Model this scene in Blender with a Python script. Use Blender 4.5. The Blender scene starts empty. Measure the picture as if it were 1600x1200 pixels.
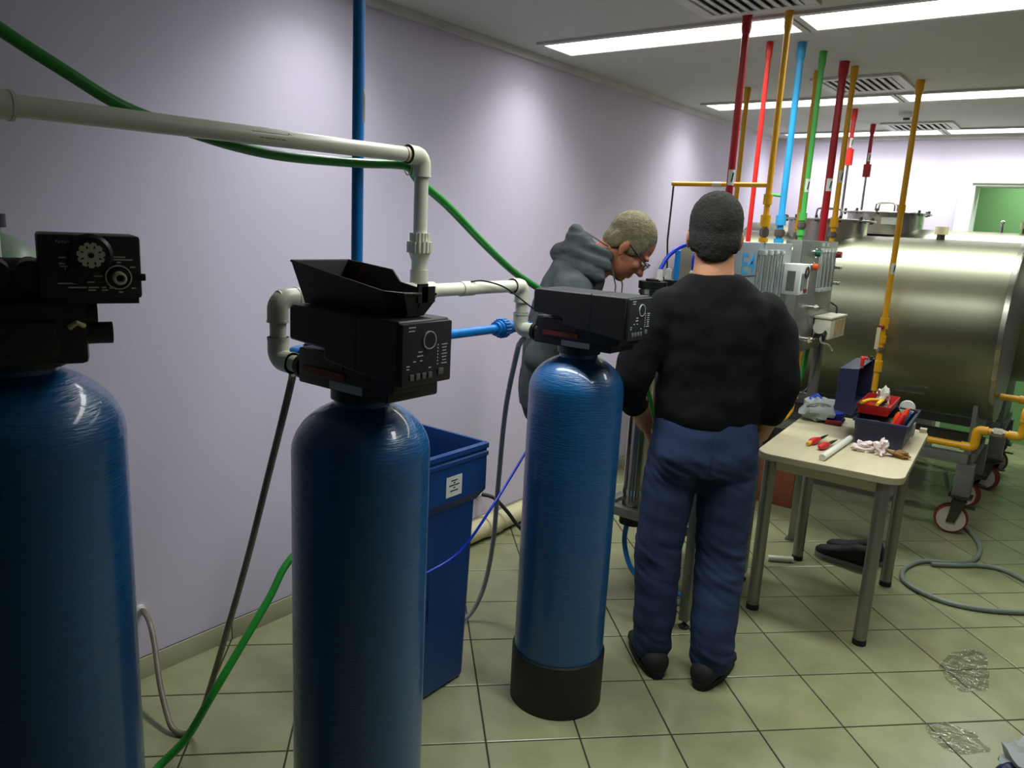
import bpy, bmesh, math, random
from mathutils import Vector, Matrix, noise
random.seed(7)
PI = math.pi
scene = bpy.context.scene
COL = scene.collection
V = Vector

# ------------------------------------------------------------------ camera
cam_d = bpy.data.cameras.new('camera'); cam = bpy.data.objects.new('camera', cam_d); COL.objects.link(cam)
Fw = V((-0.58687, 0.78311, -0.20529)).normalized()
Rt = V((0.793, 0.608, 0.051)); Rt = (Rt - Fw * Rt.dot(Fw)).normalized()
Up = Rt.cross(Fw)
M = Matrix((Rt, Up, -Fw)).transposed().to_4x4(); M.translation = V((2.459, 0.0, 1.6384))
cam.matrix_world = M
cam_d.sensor_width = 36; cam_d.lens = 1198.32 / 1600 * 36; cam_d.clip_start = 0.02
scene.camera = cam
CAM = V((2.459, 0.0, 1.6384)); FPX = 1198.32
def px(p):
    d = V(p) - CAM; z = d.dot(Fw)
    if z < .05: return None
    return (800 + FPX * d.dot(Rt) / z, 600 - FPX * d.dot(Up) / z, z)

# ------------------------------------------------------------------ world, exposure
w = bpy.data.worlds.new('world'); scene.world = w; w.use_nodes = True
w.node_tree.nodes['Background'].inputs[0].default_value = (0.5, 0.55, 0.6, 1)
w.node_tree.nodes['Background'].inputs[1].default_value = 0.0
scene.view_settings.view_transform = 'Standard'; scene.view_settings.look = 'None'
scene.view_settings.gamma = 1.0; scene.view_settings.use_curve_mapping = False
scene.view_settings.exposure = 0.0
LAMP = 5.0            # emission of the ceiling panels
HC = 2.472            # ceiling height
WATT = 10.4            # downward light of each ceiling panel
SPREAD = 2.15         # its louvre cut-off, full angle

# ------------------------------------------------------------------ materials
def lin(c):
    c = c / 255.0
    return c / 12.92 if c <= .04045 else ((c + .055) / 1.055) ** 2.4
MATS = {}
def mat(name, rgb, rough=.5, metal=0, var=.1, scale=6, bump=0, bscale=60, coat=0, trans=0, emit=0,
        stretch=(1, 1, 1), rvar=0, rand=0, ior=1.5, spec=.5, world=False):
    if name in MATS: return MATS[name]
    m = bpy.data.materials.new(name); MATS[name] = m; m.use_nodes = True
    nt = m.node_tree; N = nt.nodes; L = nt.links; b = N['Principled BSDF']
    col = tuple(lin(c) for c in rgb) + (1,)
    tc = N.new('ShaderNodeTexCoord'); mp = N.new('ShaderNodeMapping'); mp.inputs['Scale'].default_value = stretch
    if world:
        ge = N.new('ShaderNodeNewGeometry'); L.new(ge.outputs['Position'], mp.inputs['Vector'])
    else: L.new(tc.outputs['Object'], mp.inputs['Vector'])
    nz = N.new('ShaderNodeTexNoise'); nz.inputs['Scale'].default_value = scale; nz.inputs['Detail'].default_value = 4
    L.new(mp.outputs[0], nz.inputs['Vector'])
    hsv = N.new('ShaderNodeHueSaturation'); hsv.inputs['Color'].default_value = col
    mr = N.new('ShaderNodeMapRange'); mr.inputs[1].default_value = .3; mr.inputs[2].default_value = .7
    mr.inputs[3].default_value = 1 - var; mr.inputs[4].default_value = 1 + var
    L.new(nz.outputs[0], mr.inputs[0])
    if rand:
        oi = N.new('ShaderNodeObjectInfo'); m2 = N.new('ShaderNodeMapRange')
        m2.inputs[3].default_value = 1 - rand; m2.inputs[4].default_value = 1 + rand
        L.new(oi.outputs['Random'], m2.inputs[0])
        mu = N.new('ShaderNodeMath'); mu.operation = 'MULTIPLY'; L.new(mr.outputs[0], mu.inputs[0]); L.new(m2.outputs[0], mu.inputs[1])
        L.new(mu.outputs[0], hsv.inputs['Value'])
    else:
        L.new(mr.outputs[0], hsv.inputs['Value'])
    L.new(hsv.outputs[0], b.inputs['Base Color'])
    b.inputs['Roughness'].default_value = rough; b.inputs['Metallic'].default_value = metal
    b.inputs['IOR'].default_value = ior
    b.inputs['Specular IOR Level'].default_value = spec
    if coat: b.inputs['Coat Weight'].default_value = coat; b.inputs['Coat Roughness'].default_value = .08
    if trans: b.inputs['Transmission Weight'].default_value = trans
    if rvar:
        r2 = N.new('ShaderNodeMapRange'); r2.inputs[1].default_value = .35; r2.inputs[2].default_value = .65
        r2.inputs[3].default_value = max(.02, rough - rvar); r2.inputs[4].default_value = rough + rvar
        L.new(nz.outputs[0], r2.inputs[0]); L.new(r2.outputs[0], b.inputs['Roughness'])
    if bump:
        n2 = N.new('ShaderNodeTexNoise'); n2.inputs['Scale'].default_value = bscale; n2.inputs['Detail'].default_value = 3
        L.new(mp.outputs[0], n2.inputs['Vector'])
        bp = N.new('ShaderNodeBump'); bp.inputs['Strength'].default_value = bump; bp.inputs['Distance'].default_value = .01
        L.new(n2.outputs[0], bp.inputs['Height']); L.new(bp.outputs[0], b.inputs['Normal'])
    if emit:
        b.inputs['Emission Color'].default_value = col; b.inputs['Emission Strength'].default_value = emit
    return m

mat('lilac_paint', (207, 198, 219), .75, var=.03, scale=3, bump=.05, bscale=260, stretch=(1, 1, .25), spec=.25)
mat('ceiling_paint', (196, 198, 194), .9, var=.02)
mat('green_paint', (116, 168, 104), .7, var=.04, scale=2)
mat('cornice', (206, 206, 204), .7)
mat('tile', (140, 142, 107), .22, var=.10, scale=7, rvar=.05, rand=.045, bump=.02, bscale=24, world=True)
mat('grout', (44, 40, 30), .9)
mat('skirting_tile', (168, 166, 138), .3, var=.08, rand=.06)
mat('door_white', (226, 230, 226), .4, var=.02)
mat('lamp_glow', (250, 255, 250), .6, var=0, emit=LAMP)
mat('lamp_frame', (196, 198, 196), .5)
mat('vent_white', (206, 208, 204), .5)
mat('vent_dark', (70, 72, 72), .8)
mat('duct_grey', (150, 152, 150), .7)
mat('frp_blue', (12, 82, 136), .34, var=.10, scale=10, bump=.28, bscale=30, coat=.5, stretch=(1, 1, 9), rvar=.06)
mat('boot_black', (16, 16, 18), .5)
mat('valve_black', (22, 23, 27), .48, var=.06, bump=.05, bscale=400)
mat('valve_body_black', (12, 12, 14), .42)
mat('panel_black', (34, 36, 41), .42, var=.04)
mat('panel_print', (196, 200, 202), .6)
mat('button_grey', (98, 104, 106), .5)
mat('knob_white', (204, 204, 190), .5)
mat('dial_ring', (184, 186, 186), .45)
mat('red_clip', (120, 44, 30), .5)
mat('silver_label', (168, 170, 176), .35, metal=.4)
mat('pvc_white', (214, 214, 196), .32, var=.04, scale=12)
mat('pvc_fitting', (212, 213, 194), .34, var=.04, scale=14)
mat('glue', (196, 188, 140), .4)
mat('pvc_blue', (16, 118, 198), .34, var=.05)
mat('hose_green', (22, 128, 36), .34, var=.06, trans=.0, coat=.2)
mat('drain_grey', (118, 112, 98), .35, var=.25, scale=14)
mat('hose_grey', (158, 160, 164), .35, var=.08)
mat('tube_blue', (16, 52, 190), .3)
mat('cable_black', (18, 18, 20), .5)
mat('bin_blue', (18, 64, 124), .45, var=.06, scale=5, bump=.04, bscale=300)
mat('sticker', (216, 222, 216), .6)
mat('ink', (36, 40, 40), .7)
mat('drain_cream', (206, 198, 158), .5, var=.08)
mat('steel', (140, 142, 122), .38, metal=1, var=.03, scale=3, stretch=(.3, 3, 3), rvar=.02)
mat('steel_vert', (178, 176, 166), .28, metal=1, var=.06, scale=6, rvar=.06)
mat('steel_dark', (96, 96, 88), .4, metal=1, var=.1)
mat('steel_panel', (150, 154, 146), .45, metal=.75, var=.04, scale=4, stretch=(1, 1, 8))
mat('grey_panel', (142, 150, 156), .5, metal=.35, var=.03)
mat('grey_paint', (110, 114, 106), .5, var=.08)
mat('chrome', (210, 210, 206), .15, metal=1)
mat('leg_grey', (134, 136, 130), .36, metal=.8, var=.05)
mat('rubber', (16, 16, 16), .7)
mat('wheel_cream', (190, 184, 168), .5)
mat('wheel_red', (120, 44, 34), .6)
mat('pipe_red', (168, 24, 36), .35)
mat('pipe_bright_red', (216, 44, 38), .35)
mat('pipe_yellow', (222, 164, 22), .38, var=.05)
mat('pipe_skyblue', (50, 164, 222), .35)
mat('pipe_green', (84, 184, 86), .38)
mat('union_grey', (138, 132, 120), .35, metal=.8)
mat('letter_blue', (40, 146, 206), .45)
mat('clear_tube', (214, 222, 220), .12, trans=.75, var=.02)
mat('acrylic', (206, 214, 212), .18, trans=.4)
mat('box_white', (220, 222, 218), .45)
mat('window_grey', (108, 112, 110), .3)
mat('button_green', (16, 92, 60), .4)
mat('button_red', (128, 26, 26), .4)
mat('button_orange', (214, 92, 40), .4)
mat('pump_cream', (200, 198, 176), .5)
mat('pump_label', (176, 150, 110), .6, var=.35, scale=30)
mat('table_top', (192, 184, 152), .42, var=.05, scale=10, stretch=(4, .6, 1))
mat('table_edge', (178, 170, 140), .5)
mat('tool_blue', (22, 32, 62), .45)
mat('tray_red', (182, 30, 26), .4)
mat('tool_yellow', (226, 184, 30), .45)
mat('tool_black', (22, 22, 22), .5)
mat('tool_orange', (226, 66, 22), .4)
mat('knife_red', (200, 34, 38), .4)
mat('plastic_white', (216, 216, 204), .4, var=.05)
mat('tissue', (224, 208, 206), .9, var=.12, scale=18)
mat('brown_glove', (122, 84, 30), .7, var=.3, scale=30)
mat('bag_grey', (150, 156, 154), .85, var=.15, scale=9, bump=.3, bscale=30)
mat('bag_blue', (20, 62, 176), .75, var=.12)
mat('bag_red', (110, 22, 30), .8)
mat('brown_board', (120, 66, 36), .7, var=.12)
mat('shoe_black', (18, 18, 20), .75, var=.15, scale=60)
mat('shoe_sole', (128, 128, 126), .6)
mat('hose_floor', (120, 130, 118), .4, var=.08)
m = bpy.data.materials.new('water'); MATS['water'] = m; m.use_nodes = True
nt = m.node_tree; nt.nodes.remove(nt.nodes['Principled BSDF'])
_tr = nt.nodes.new('ShaderNodeBsdfTransparent'); _gl = nt.nodes.new('ShaderNodeBsdfGlossy'); _gl.inputs['Roughness'].default_value = .08
_fr = nt.nodes.new('ShaderNodeFresnel'); _fr.inputs['IOR'].default_value = 1.9; _mx = nt.nodes.new('ShaderNodeMixShader')
_nz = nt.nodes.new('ShaderNodeTexNoise'); _nz.inputs['Scale'].default_value = 26; _nz.inputs['Detail'].default_value = 3
_bp = nt.nodes.new('ShaderNodeBump'); _bp.inputs['Strength'].default_value = .6; _bp.inputs['Distance'].default_value = .018
_tc = nt.nodes.new('ShaderNodeTexCoord'); nt.links.new(_tc.outputs['Object'], _nz.inputs['Vector'])
nt.links.new(_nz.outputs[0], _bp.inputs['Height']); nt.links.new(_bp.outputs[0], _gl.inputs['Normal']); nt.links.new(_bp.outputs[0], _fr.inputs['Normal'])
nt.links.new(_fr.outputs[0], _mx.inputs[0]); nt.links.new(_tr.outputs[0], _mx.inputs[1]); nt.links.new(_gl.outputs[0], _mx.inputs[2])
nt.links.new(_mx.outputs[0], nt.nodes['Material Output'].inputs['Surface'])
mat('jug', (150, 172, 150), .4, var=.06, trans=.25)
mat('skin', (196, 142, 108), .55, var=.07, scale=30, bump=.08, bscale=200)
mat('skin_ruddy', (172, 108, 80), .55, var=.10, scale=26, bump=.1, bscale=200)
mat('hair_dark', (34, 34, 30), .8, var=.3, scale=90, bump=.9, bscale=260)
mat('hair_grey', (126, 118, 88), .85, var=.22, scale=45, bump=.9, bscale=260)
mat('sweater', (14, 16, 19), .9, var=.14, scale=9, bump=.25, bscale=500, spec=.2)
mat('hoodie', (70, 77, 80), .92, var=.14, scale=18, bump=.3, bscale=420, spec=.2)
mat('hood_lining', (104, 108, 108), .9)
mat('jeans', (46, 60, 92), .85, var=.16, scale=7, bump=.3, bscale=500, spec=.2)
mat('trousers_dark', (26, 28, 34), .9)
mat('glasses', (24, 20, 18), .3)
mat('eye', (220, 214, 206), .3)

# ------------------------------------------------------------------ geometry helpers
class G:
    def __init__(s): s.v = []; s.f = []
    def add(s, vs, fs):
        n = len(s.v); s.v += [tuple(v) for v in vs]; s.f += [tuple(i + n for i in f) for f in fs]; return s
    def box(s, c, d, rz=0, bev=0, rot=None):
        bm = bmesh.new(); bmesh.ops.create_cube(bm, size=1)
        for v in bm.verts: v.co = V((v.co.x * d[0], v.co.y * d[1], v.co.z * d[2]))
        if bev: bmesh.ops.bevel(bm, geom=list(bm.edges), offset=bev, segments=2, affect='EDGES', profile=.6)
        R = rot if rot else Matrix.Rotation(rz, 3, 'Z')
        vs = [R @ v.co + V(c) for v in bm.verts]; bm.verts.index_update()
        fs = [[v.index for v in f.verts] for f in bm.faces]; bm.free()
        return s.add(vs, fs)
    def bx(s, x0, x1, y0, y1, z0, z1, bev=0):
        return s.box(((x0 + x1) / 2, (y0 + y1) / 2, (z0 + z1) / 2), (x1 - x0, y1 - y0, z1 - z0), 0, bev)
    def tube(s, pts, r, seg=14, caps=True):
        pts = [V(p) for p in pts]; rs = r if isinstance(r, (list, tuple)) else [r] * len(pts)
        vs = []; fs = []; n = len(pts); prev = None
        for i, p in enumerate(pts):
            t = (pts[min(i + 1, n - 1)] - pts[max(i - 1, 0)])
            t = t.normalized() if t.length > 1e-9 else V((0, 0, 1))
            if prev is None:
                a = V((0, 0, 1)) if abs(t.z) < .9 else V((1, 0, 0)); u = t.cross(a).normalized()
            else:
                u = prev - t * prev.dot(t); u = u.normalized()
            prev = u; b = t.cross(u)
            for k in range(seg):
                a = 2 * PI * k / seg; vs.append(p + (u * math.cos(a) + b * math.sin(a)) * rs[i])
        for i in range(n - 1):
            for k in range(seg):
                k2 = (k + 1) % seg; fs.append((i * seg + k, i * seg + k2, (i + 1) * seg + k2, (i + 1) * seg + k))
        if caps:
            fs.append(tuple(range(seg))[::-1]); fs.append(tuple((n - 1) * seg + k for k in range(seg)))
        return s.add(vs, fs)
    def cyl(s, a, b, r, seg=20): return s.tube([a, b], r, seg)
    def lathe(s, prof, c, axis='Z', seg=48, cap=True):
        vs = []; fs = []; c = V(c)
        for (r, h) in prof:
            for k in range(seg):
                a = 2 * PI * k / seg; x, y = r * math.cos(a), r * math.sin(a)
                vs.append(c + (V((x, y, h)) if axis == 'Z' else V((h, x, y)) if axis == 'X' else V((y, h, x))))
        n = len(prof)
        for i in range(n - 1):
            for k in range(seg):
                k2 = (k + 1) % seg; fs.append((i * seg + k, i * seg + k2, (i + 1) * seg + k2, (i + 1) * seg + k))
        if cap: fs.append(tuple(range(seg))[::-1]); fs.append(tuple((n - 1) * seg + k for k in range(seg)))
        return s.add(vs, fs)
    def ell(s, c, r, seg=20, rings=12, rot=None):
        vs = []; fs = []; c = V(c); r = (r, r, r) if not isinstance(r, (tuple, list)) else r
        for i in range(1, rings):
            p = PI * i / rings
            for k in range(seg):
                a = 2 * PI * k / seg; q = V((r[0] * math.sin(p) * math.cos(a), r[1] * math.sin(p) * math.sin(a), r[2] * math.cos(p)))
                vs.append(c + (rot @ q if rot else q))
        q0 = V((0, 0, r[2])); top = len(vs); vs.append(c + (rot @ q0 if rot else q0)); vs.append(c - (rot @ q0 if rot else q0))
        for i in range(rings - 2):
            for k in range(seg):
                k2 = (k + 1) % seg; fs.append((i * seg + k, (i + 1) * seg + k, (i + 1) * seg + k2, i * seg + k2))
        for k in range(seg):
            k2 = (k + 1) % seg; fs.append((top, k, k2)); fs.append((top + 1, (rings - 2) * seg + k2, (rings - 2) * seg + k))
        return s.add(vs, fs)
    def limb(s, pts, rs, seg=16):
        for p, r in zip(pts, rs): s.ell(p, r, seg, 10)
        for i in range(len(pts) - 1): s.tube([pts[i], pts[i + 1]], [rs[i], rs[i + 1]], seg)
        return s
    def prism(s, poly, z0, z1):
        n = len(poly); vs = [(p[0], p[1], z0) for p in poly] + [(p[0], p[1], z1) for p in poly]
        fs = [tuple(range(n))[::-1], tuple(range(n, 2 * n))] + [(i, (i + 1) % n, n + (i + 1) % n, n + i) for i in range(n)]
        return s.add(vs, fs)
    def loft(s, secs, seg=28, ex=2.2):
        # secs: (center, u, v, ru, rv)
        vs = []; fs = []; n = len(secs)
        for (c, u, v, ru, rv) in secs:
            for k in range(seg):
                a = 2 * PI * k / seg; ca, sa = math.cos(a), math.sin(a)
                x = math.copysign(abs(ca) ** (2 / ex), ca) * ru; y = math.copysign(abs(sa) ** (2 / ex), sa) * rv
                vs.append(V(c) + V(u) * x + V(v) * y)
        for i in range(n - 1):
            for k in range(seg):
                k2 = (k + 1) % seg; fs.append((i * seg + k, i * seg + k2, (i + 1) * seg + k2, (i + 1) * seg + k))
        fs.append(tuple(range(seg))[::-1]); fs.append(tuple((n - 1) * seg + k for k in range(seg)))
        return s.add(vs, fs)

def wloc(o):
    p = V((0, 0, 0))
    while o: p += o.location; o = o.parent
    return p
def fin(name, me, m, parent, angle):
    bm = bmesh.new(); bm.from_mesh(me); bmesh.ops.recalc_face_normals(bm, faces=bm.faces); bm.to_mesh(me); bm.free()
    if angle is not None:
        me.shade_smooth()
        if angle < 180: me.set_sharp_from_angle(angle=math.radians(angle))
    me.materials.append(MATS[m])
    o = bpy.data.objects.new(name, me); COL.objects.link(o)
    if parent is not None: o.parent = parent
    return o
def obj(name, g, m, parent=None, angle=35, base=None):
    """one mesh object; vertices are given in world space. base = origin of a parentless thing."""
    if parent is not None: off = wloc(parent)
    elif base is not None: off = V(base)
    else: off = V((0, 0, 0))
    me = bpy.data.meshes.new(name); me.from_pydata([tuple(V(v) - off) for v in g.v], [], g.f)
    o = fin(name, me, m, parent, angle)
    if parent is None: o.location = off
    return o
def tag(o, label, cat, group=None):
    o['label'] = label; o['category'] = cat
    if group: o['group'] = group
    return o
def thing(name, label, cat, loc, group=None):
    o = bpy.data.objects.new(name, None); COL.objects.link(o); o.location = loc; o.empty_display_size = .05
    return tag(o, label, cat, group)
def struct(o): o['kind'] = 'structure'; return o
def smooth_path(pts, n=8):
    pts = [V(p) for p in pts]; out = []
    P = [pts[0] * 2 - pts[1]] + pts + [pts[-1] * 2 - pts[-2]]
    for i in range(1, len(P) - 2):
        a, b, c, d = P[i - 1], P[i], P[i + 1], P[i + 2]
        for k in range(n):
            t = k / n
            out.append(.5 * ((2 * b) + (c - a) * t + (2 * a - 5 * b + 4 * c - d) * t * t + (3 * b - a - 3 * c + d) * t ** 3))
    out.append(pts[-1]); return out
def text_geo(s, size, origin, xdir, ydir, extrude=.0006, width=None, bold=0):
    """flat lettering as a mesh, laid in the plane of xdir / ydir"""
    cu = bpy.data.curves.new('lettering', 'FONT'); cu.body = s; cu.size = size; cu.extrude = extrude; cu.resolution_u = 3; cu.offset = bold
    o = bpy.data.objects.new('lettering', cu); COL.objects.link(o)
    dg = bpy.context.evaluated_depsgraph_get(); dg.update()
    me = bpy.data.meshes.new_from_object(o.evaluated_get(dg))
    bpy.data.objects.remove(o); bpy.data.curves.remove(cu)
    xd = V(xdir).normalized(); yd = V(ydir).normalized(); nd = xd.cross(yd)
    sx = 1
    if width:
        xs = [v.co.x for v in me.vertices]; sx = width / (max(xs) - min(xs)); 
    g = G(); g.add([V(origin) + xd * v.co.x * sx + yd * v.co.y + nd * v.co.z for v in me.vertices], [tuple(p.vertices) for p in me.polygons])
    bpy.data.meshes.remove(me); return g
def remesh(name, g, m, parent, voxel=.008, it=6, disp=None):
    off = wloc(parent) if parent is not None else V((0, 0, 0))
    me = bpy.data.meshes.new('tmp'); me.from_pydata([tuple(V(v)) for v in g.v], [], g.f)
    bm = bmesh.new(); bm.from_mesh(me); bmesh.ops.recalc_face_normals(bm, faces=bm.faces); bm.to_mesh(me); bm.free()
    o = bpy.data.objects.new('tmp', me); COL.objects.link(o)
    md = o.modifiers.new('r', 'REMESH'); md.mode = 'VOXEL'; md.voxel_size = voxel
    sm = o.modifiers.new('s', 'SMOOTH'); sm.iterations = it; sm.factor = .5
    dg = bpy.context.evaluated_depsgraph_get(); dg.update()
    out = bpy.data.meshes.new_from_object(o.evaluated_get(dg)); out.name = name
    bpy.data.objects.remove(o); bpy.data.meshes.remove(me)
    if disp:
        ns = [v.normal.copy() for v in out.vertices]
        for v, n in zip(out.vertices, ns): v.co += n * disp(v.co, n)
    for v in out.vertices: v.co -= off
    out.materials.clear()
    return fin(name, out, m, parent, 180)

# ------------------------------------------------------------------ room shell
XR, YF, YB = 4.9, -4.5, 6.95
T0 = V((1.352, 1.949, 0)); TI = V((.70711, .70711, 0)); TJ = V((-.70711, .70711, 0)); TS = .31
fl = struct(obj('floor', G().bx(-.3, XR + .3, YF - .3, 8.3, -.10, -.003), 'grout'))
cells = []; rest = []
for i in range(-32, 34):
    for j in range(-34, 28):
        c = T0 + TI * TS * (i + .5) + TJ * TS * (j + .5)
        if not (-.21 < c.x < XR + .2 and YF - .2 < c.y < 8.0): continue
        best = []
        for a, b in ((0, 0), (1, 0), (0, 1), (1, 1)):
            q = px(T0 + TI * TS * (i + a) + TJ * TS * (j + b)); best.append(q)
        inside = any(q and -10 < q[0] < 1610 and -10 < q[1] < 1210 for q in best)
        if inside and c.y < 7.7: cells.append((best[0][2] if best[0] else 0, c))
        else: rest.append(c)
cells.sort(key=lambda a: a[0])
rest += [c for _, c in cells[300:]]; cells = cells[:300]
def tile_geo(c, g):
    h = TS / 2 - .0028; b = .0022
    def ring(hh, z): return [c + TI * sx * hh + TJ * sy * hh + V((0, 0, z)) for sx, sy in ((-1, -1), (1, -1), (1, 1), (-1, 1))]
    vs = ring(h, -.004) + ring(h, -.0012) + ring(h - b, 0)
    fs = [(8, 9, 10, 11)]
    for k in range(2):
        for q in range(4): fs.append((k * 4 + q, k * 4 + (q + 1) % 4, k * 4 + 4 + (q + 1) % 4, k * 4 + 4 + q))
    return g.add(vs, fs)
tme = None
for _, c in cells:
    if tme is None:
        t = obj('tile', tile_geo(V((0, 0, 0)), G()), 'tile', fl, None); tme = t.data
    else:
        t = bpy.data.objects.new('tile', tme); COL.objects.link(t); t.parent = fl
    t.location = c
g = G()
for c in rest: tile_geo(c, g)
o = obj('floor_tiles_beyond', g, 'tile', fl, None); o['kind'] = 'stuff'

struct(obj('wall_left', G().bx(-.3, 0, YF, YB + .3, -.05, HC + .1), 'lilac_paint', None, None))
DX0, DX1, DZ = 1.56, 2.66, 2.115
g = G(); g.bx(-.0, DX0, YB, YB + .25, -.05, HC + .1); g.bx(DX1, XR, YB, YB + .25, -.05, HC + .1); g.bx(DX0, DX1, YB, YB + .25, DZ, HC + .1)
struct(obj('wall_back', g, 'lilac_paint', None, None))
struct(obj('wall_right', G().bx(XR, XR + .3, YF, YB + .25, -.05, HC + .1), 'lilac_paint', None, None))
struct(obj('wall_front', G().bx(-.3, XR + .3, YF - .3, YF, -.05, HC + .1), 'lilac_paint', None, None))
GRILLES = ((1.06, 1.50, 2.58, 3.02, 'square white ceiling grille beside the light panels above the men'),
           (1.05, 1.49, 4.38, 4.82, 'square white louvred ceiling grille among the coloured drop pipes'),
           (1.02, 1.48, 6.14, 6.52, 'square white ceiling grille near the doorway wall'))
GFW = .045
g = G(); yp = YF - .3
for (x0, x1, ya, yb, lb) in GRILLES:
    g.bx(-.3, XR + .3, yp, ya + GFW, HC, HC + .12)
    g.bx(-.3, x0 + GFW, ya + GFW, yb - GFW, HC, HC + .12); g.bx(x1 - GFW, XR + .3, ya + GFW, yb - GFW, HC, HC + .12); yp = yb - GFW
g.bx(-.3, XR + .3, yp, YB + .25, HC, HC + .12)
struct(obj('ceiling', g, 'ceiling_paint', None, None))
# the passage behind the doorway
struct(obj('wall_passage', G().bx(.6, XR, 7.75, 7.9, -.05, HC), 'green_paint', None, None))
g = G(); g.bx(.5, .6, YB + .25, 7.9, -.05, HC); g.bx(XR, XR + .1, YB + .25, 7.9, -.05, HC)
struct(obj('wall_passage_end', g, 'green_paint', None, None))
struct(obj('ceiling_passage', G().bx(.5, XR + .1, YB + .25, 7.9, HC - .05, HC + .05), 'ceiling_paint', None, None))
# cornices
struct(obj('trim_1', G().bx(0, .035, YF, YB, HC - .03, HC - .0005), 'cornice', None, None))
struct(obj('trim_2', G().bx(.036, XR, YB - .035, YB, HC - .03, HC - .0005), 'cornice', None, None))
# door casing
d = struct(thing('door_1', 'x', 'x', (DX0, YB, 0)))
del d['label']; del d['category']
g = G(); g.bx(DX0 - .085, DX0, YB - .025, YB, 0.001, DZ + .085, .004); obj('door_casing', g, 'door_white', d)
g = G(); g.bx(DX1, DX1 + .085, YB - .025, YB, 0.001, DZ + .085, .004); obj('door_casing', g, 'door_white', d)
g = G(); g.bx(DX0, DX1, YB - .025, YB, DZ, DZ + .085, .004); obj('door_casing', g, 'door_white', d)
g = G(); g.bx(DX0, DX0 + .02, YB - .01, YB + .25, 0.001, DZ); obj('door_jamb', g, 'door_white', d)
g = G(); g.bx(DX1 - .02, DX1, YB - .01, YB + .25, 0.001, DZ); obj('door_jamb', g, 'door_white', d)
g = G(); g.bx(DX0 + .02, DX1 - .02, YB - .01, YB + .25, DZ - .02, DZ); obj('door_jamb', g, 'door_white', d)
# skirting of the lilac wall, tile by tile
sk = struct(obj('baseboard_left', G().bx(0.0002, .006, YF, YB - .01, 0, .078), 'grout', None, None))
y = YF; sme = None
y0 = 1.085 - .305 * 18
for k in range(40):
    yy = y0 + .305 * k
    if yy + .15 > YB - .02: break
    if sme is None:
        t = obj('skirting_tile', G().box((0, 0, 0), (.009, .301, .078), 0, .0015), 'skirting_tile', sk); sme = t.data
    else:
        t = bpy.data.objects.new('skirting_tile', sme); COL.objects.link(t); t.parent = sk
    t.location = (.0062, yy, .039)

# ------------------------------------------------------------------ ceiling lights, vents, detector
ROWS = [(1.90, 'above the blue columns'), (3.245, 'above the men'), (5.10, 'above the nearer steel tank'), (6.67, 'beside the doorway wall')]
COLS = [(.20, 1.325, 'reaching the lilac wall'), (1.385, 2.51, 'farther from the lilac wall')]
def panel_lamp(t, wd, dp, watt, dz, off=''):
    ld = bpy.data.lights.new('panel_light', 'AREA'); ld.shape = 'RECTANGLE'; ld.size = wd; ld.size_y = dp; ld.energy = watt; ld.spread = SPREAD; ld.color = (.97, 1, .97)
    lo = bpy.data.objects.new('panel_light' + off, ld); COL.objects.link(lo); lo.parent = t; lo.location = (0, 0, dz)
for (yy, rn) in ROWS:
    off = '_offscreen' if yy < 2 else ''          # this row hangs above the frame: its pool of light shows on the wall
    for (xa, xb, cn) in COLS:
        t = thing('ceiling_light' + off, 'long flush white ceiling light panel %s, %s' % (rn, cn), 'ceiling light', ((xa + xb) / 2, yy, HC), 'ceiling light panels')
        g = G(); zz = HC - .012
        for a in ((xa - .025, xb + .025, yy - .145, yy - .115), (xa - .025, xb + .025, yy + .115, yy + .145), (xa - .025, xa, yy - .115, yy + .115), (xb, xb + .025, yy - .115, yy + .115)):
            g.bx(a[0], a[1], a[2], a[3], zz, HC - .0003)
        obj('frame', g, 'lamp_frame', t, None)
        obj('diffuser', G().bx(xa, xb, yy - .115, yy + .115, HC - .008, HC - .0004), 'lamp_glow', t, None)
        panel_lamp(t, xb - xa - .01, .22, WATT, -.0095, off)
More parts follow.
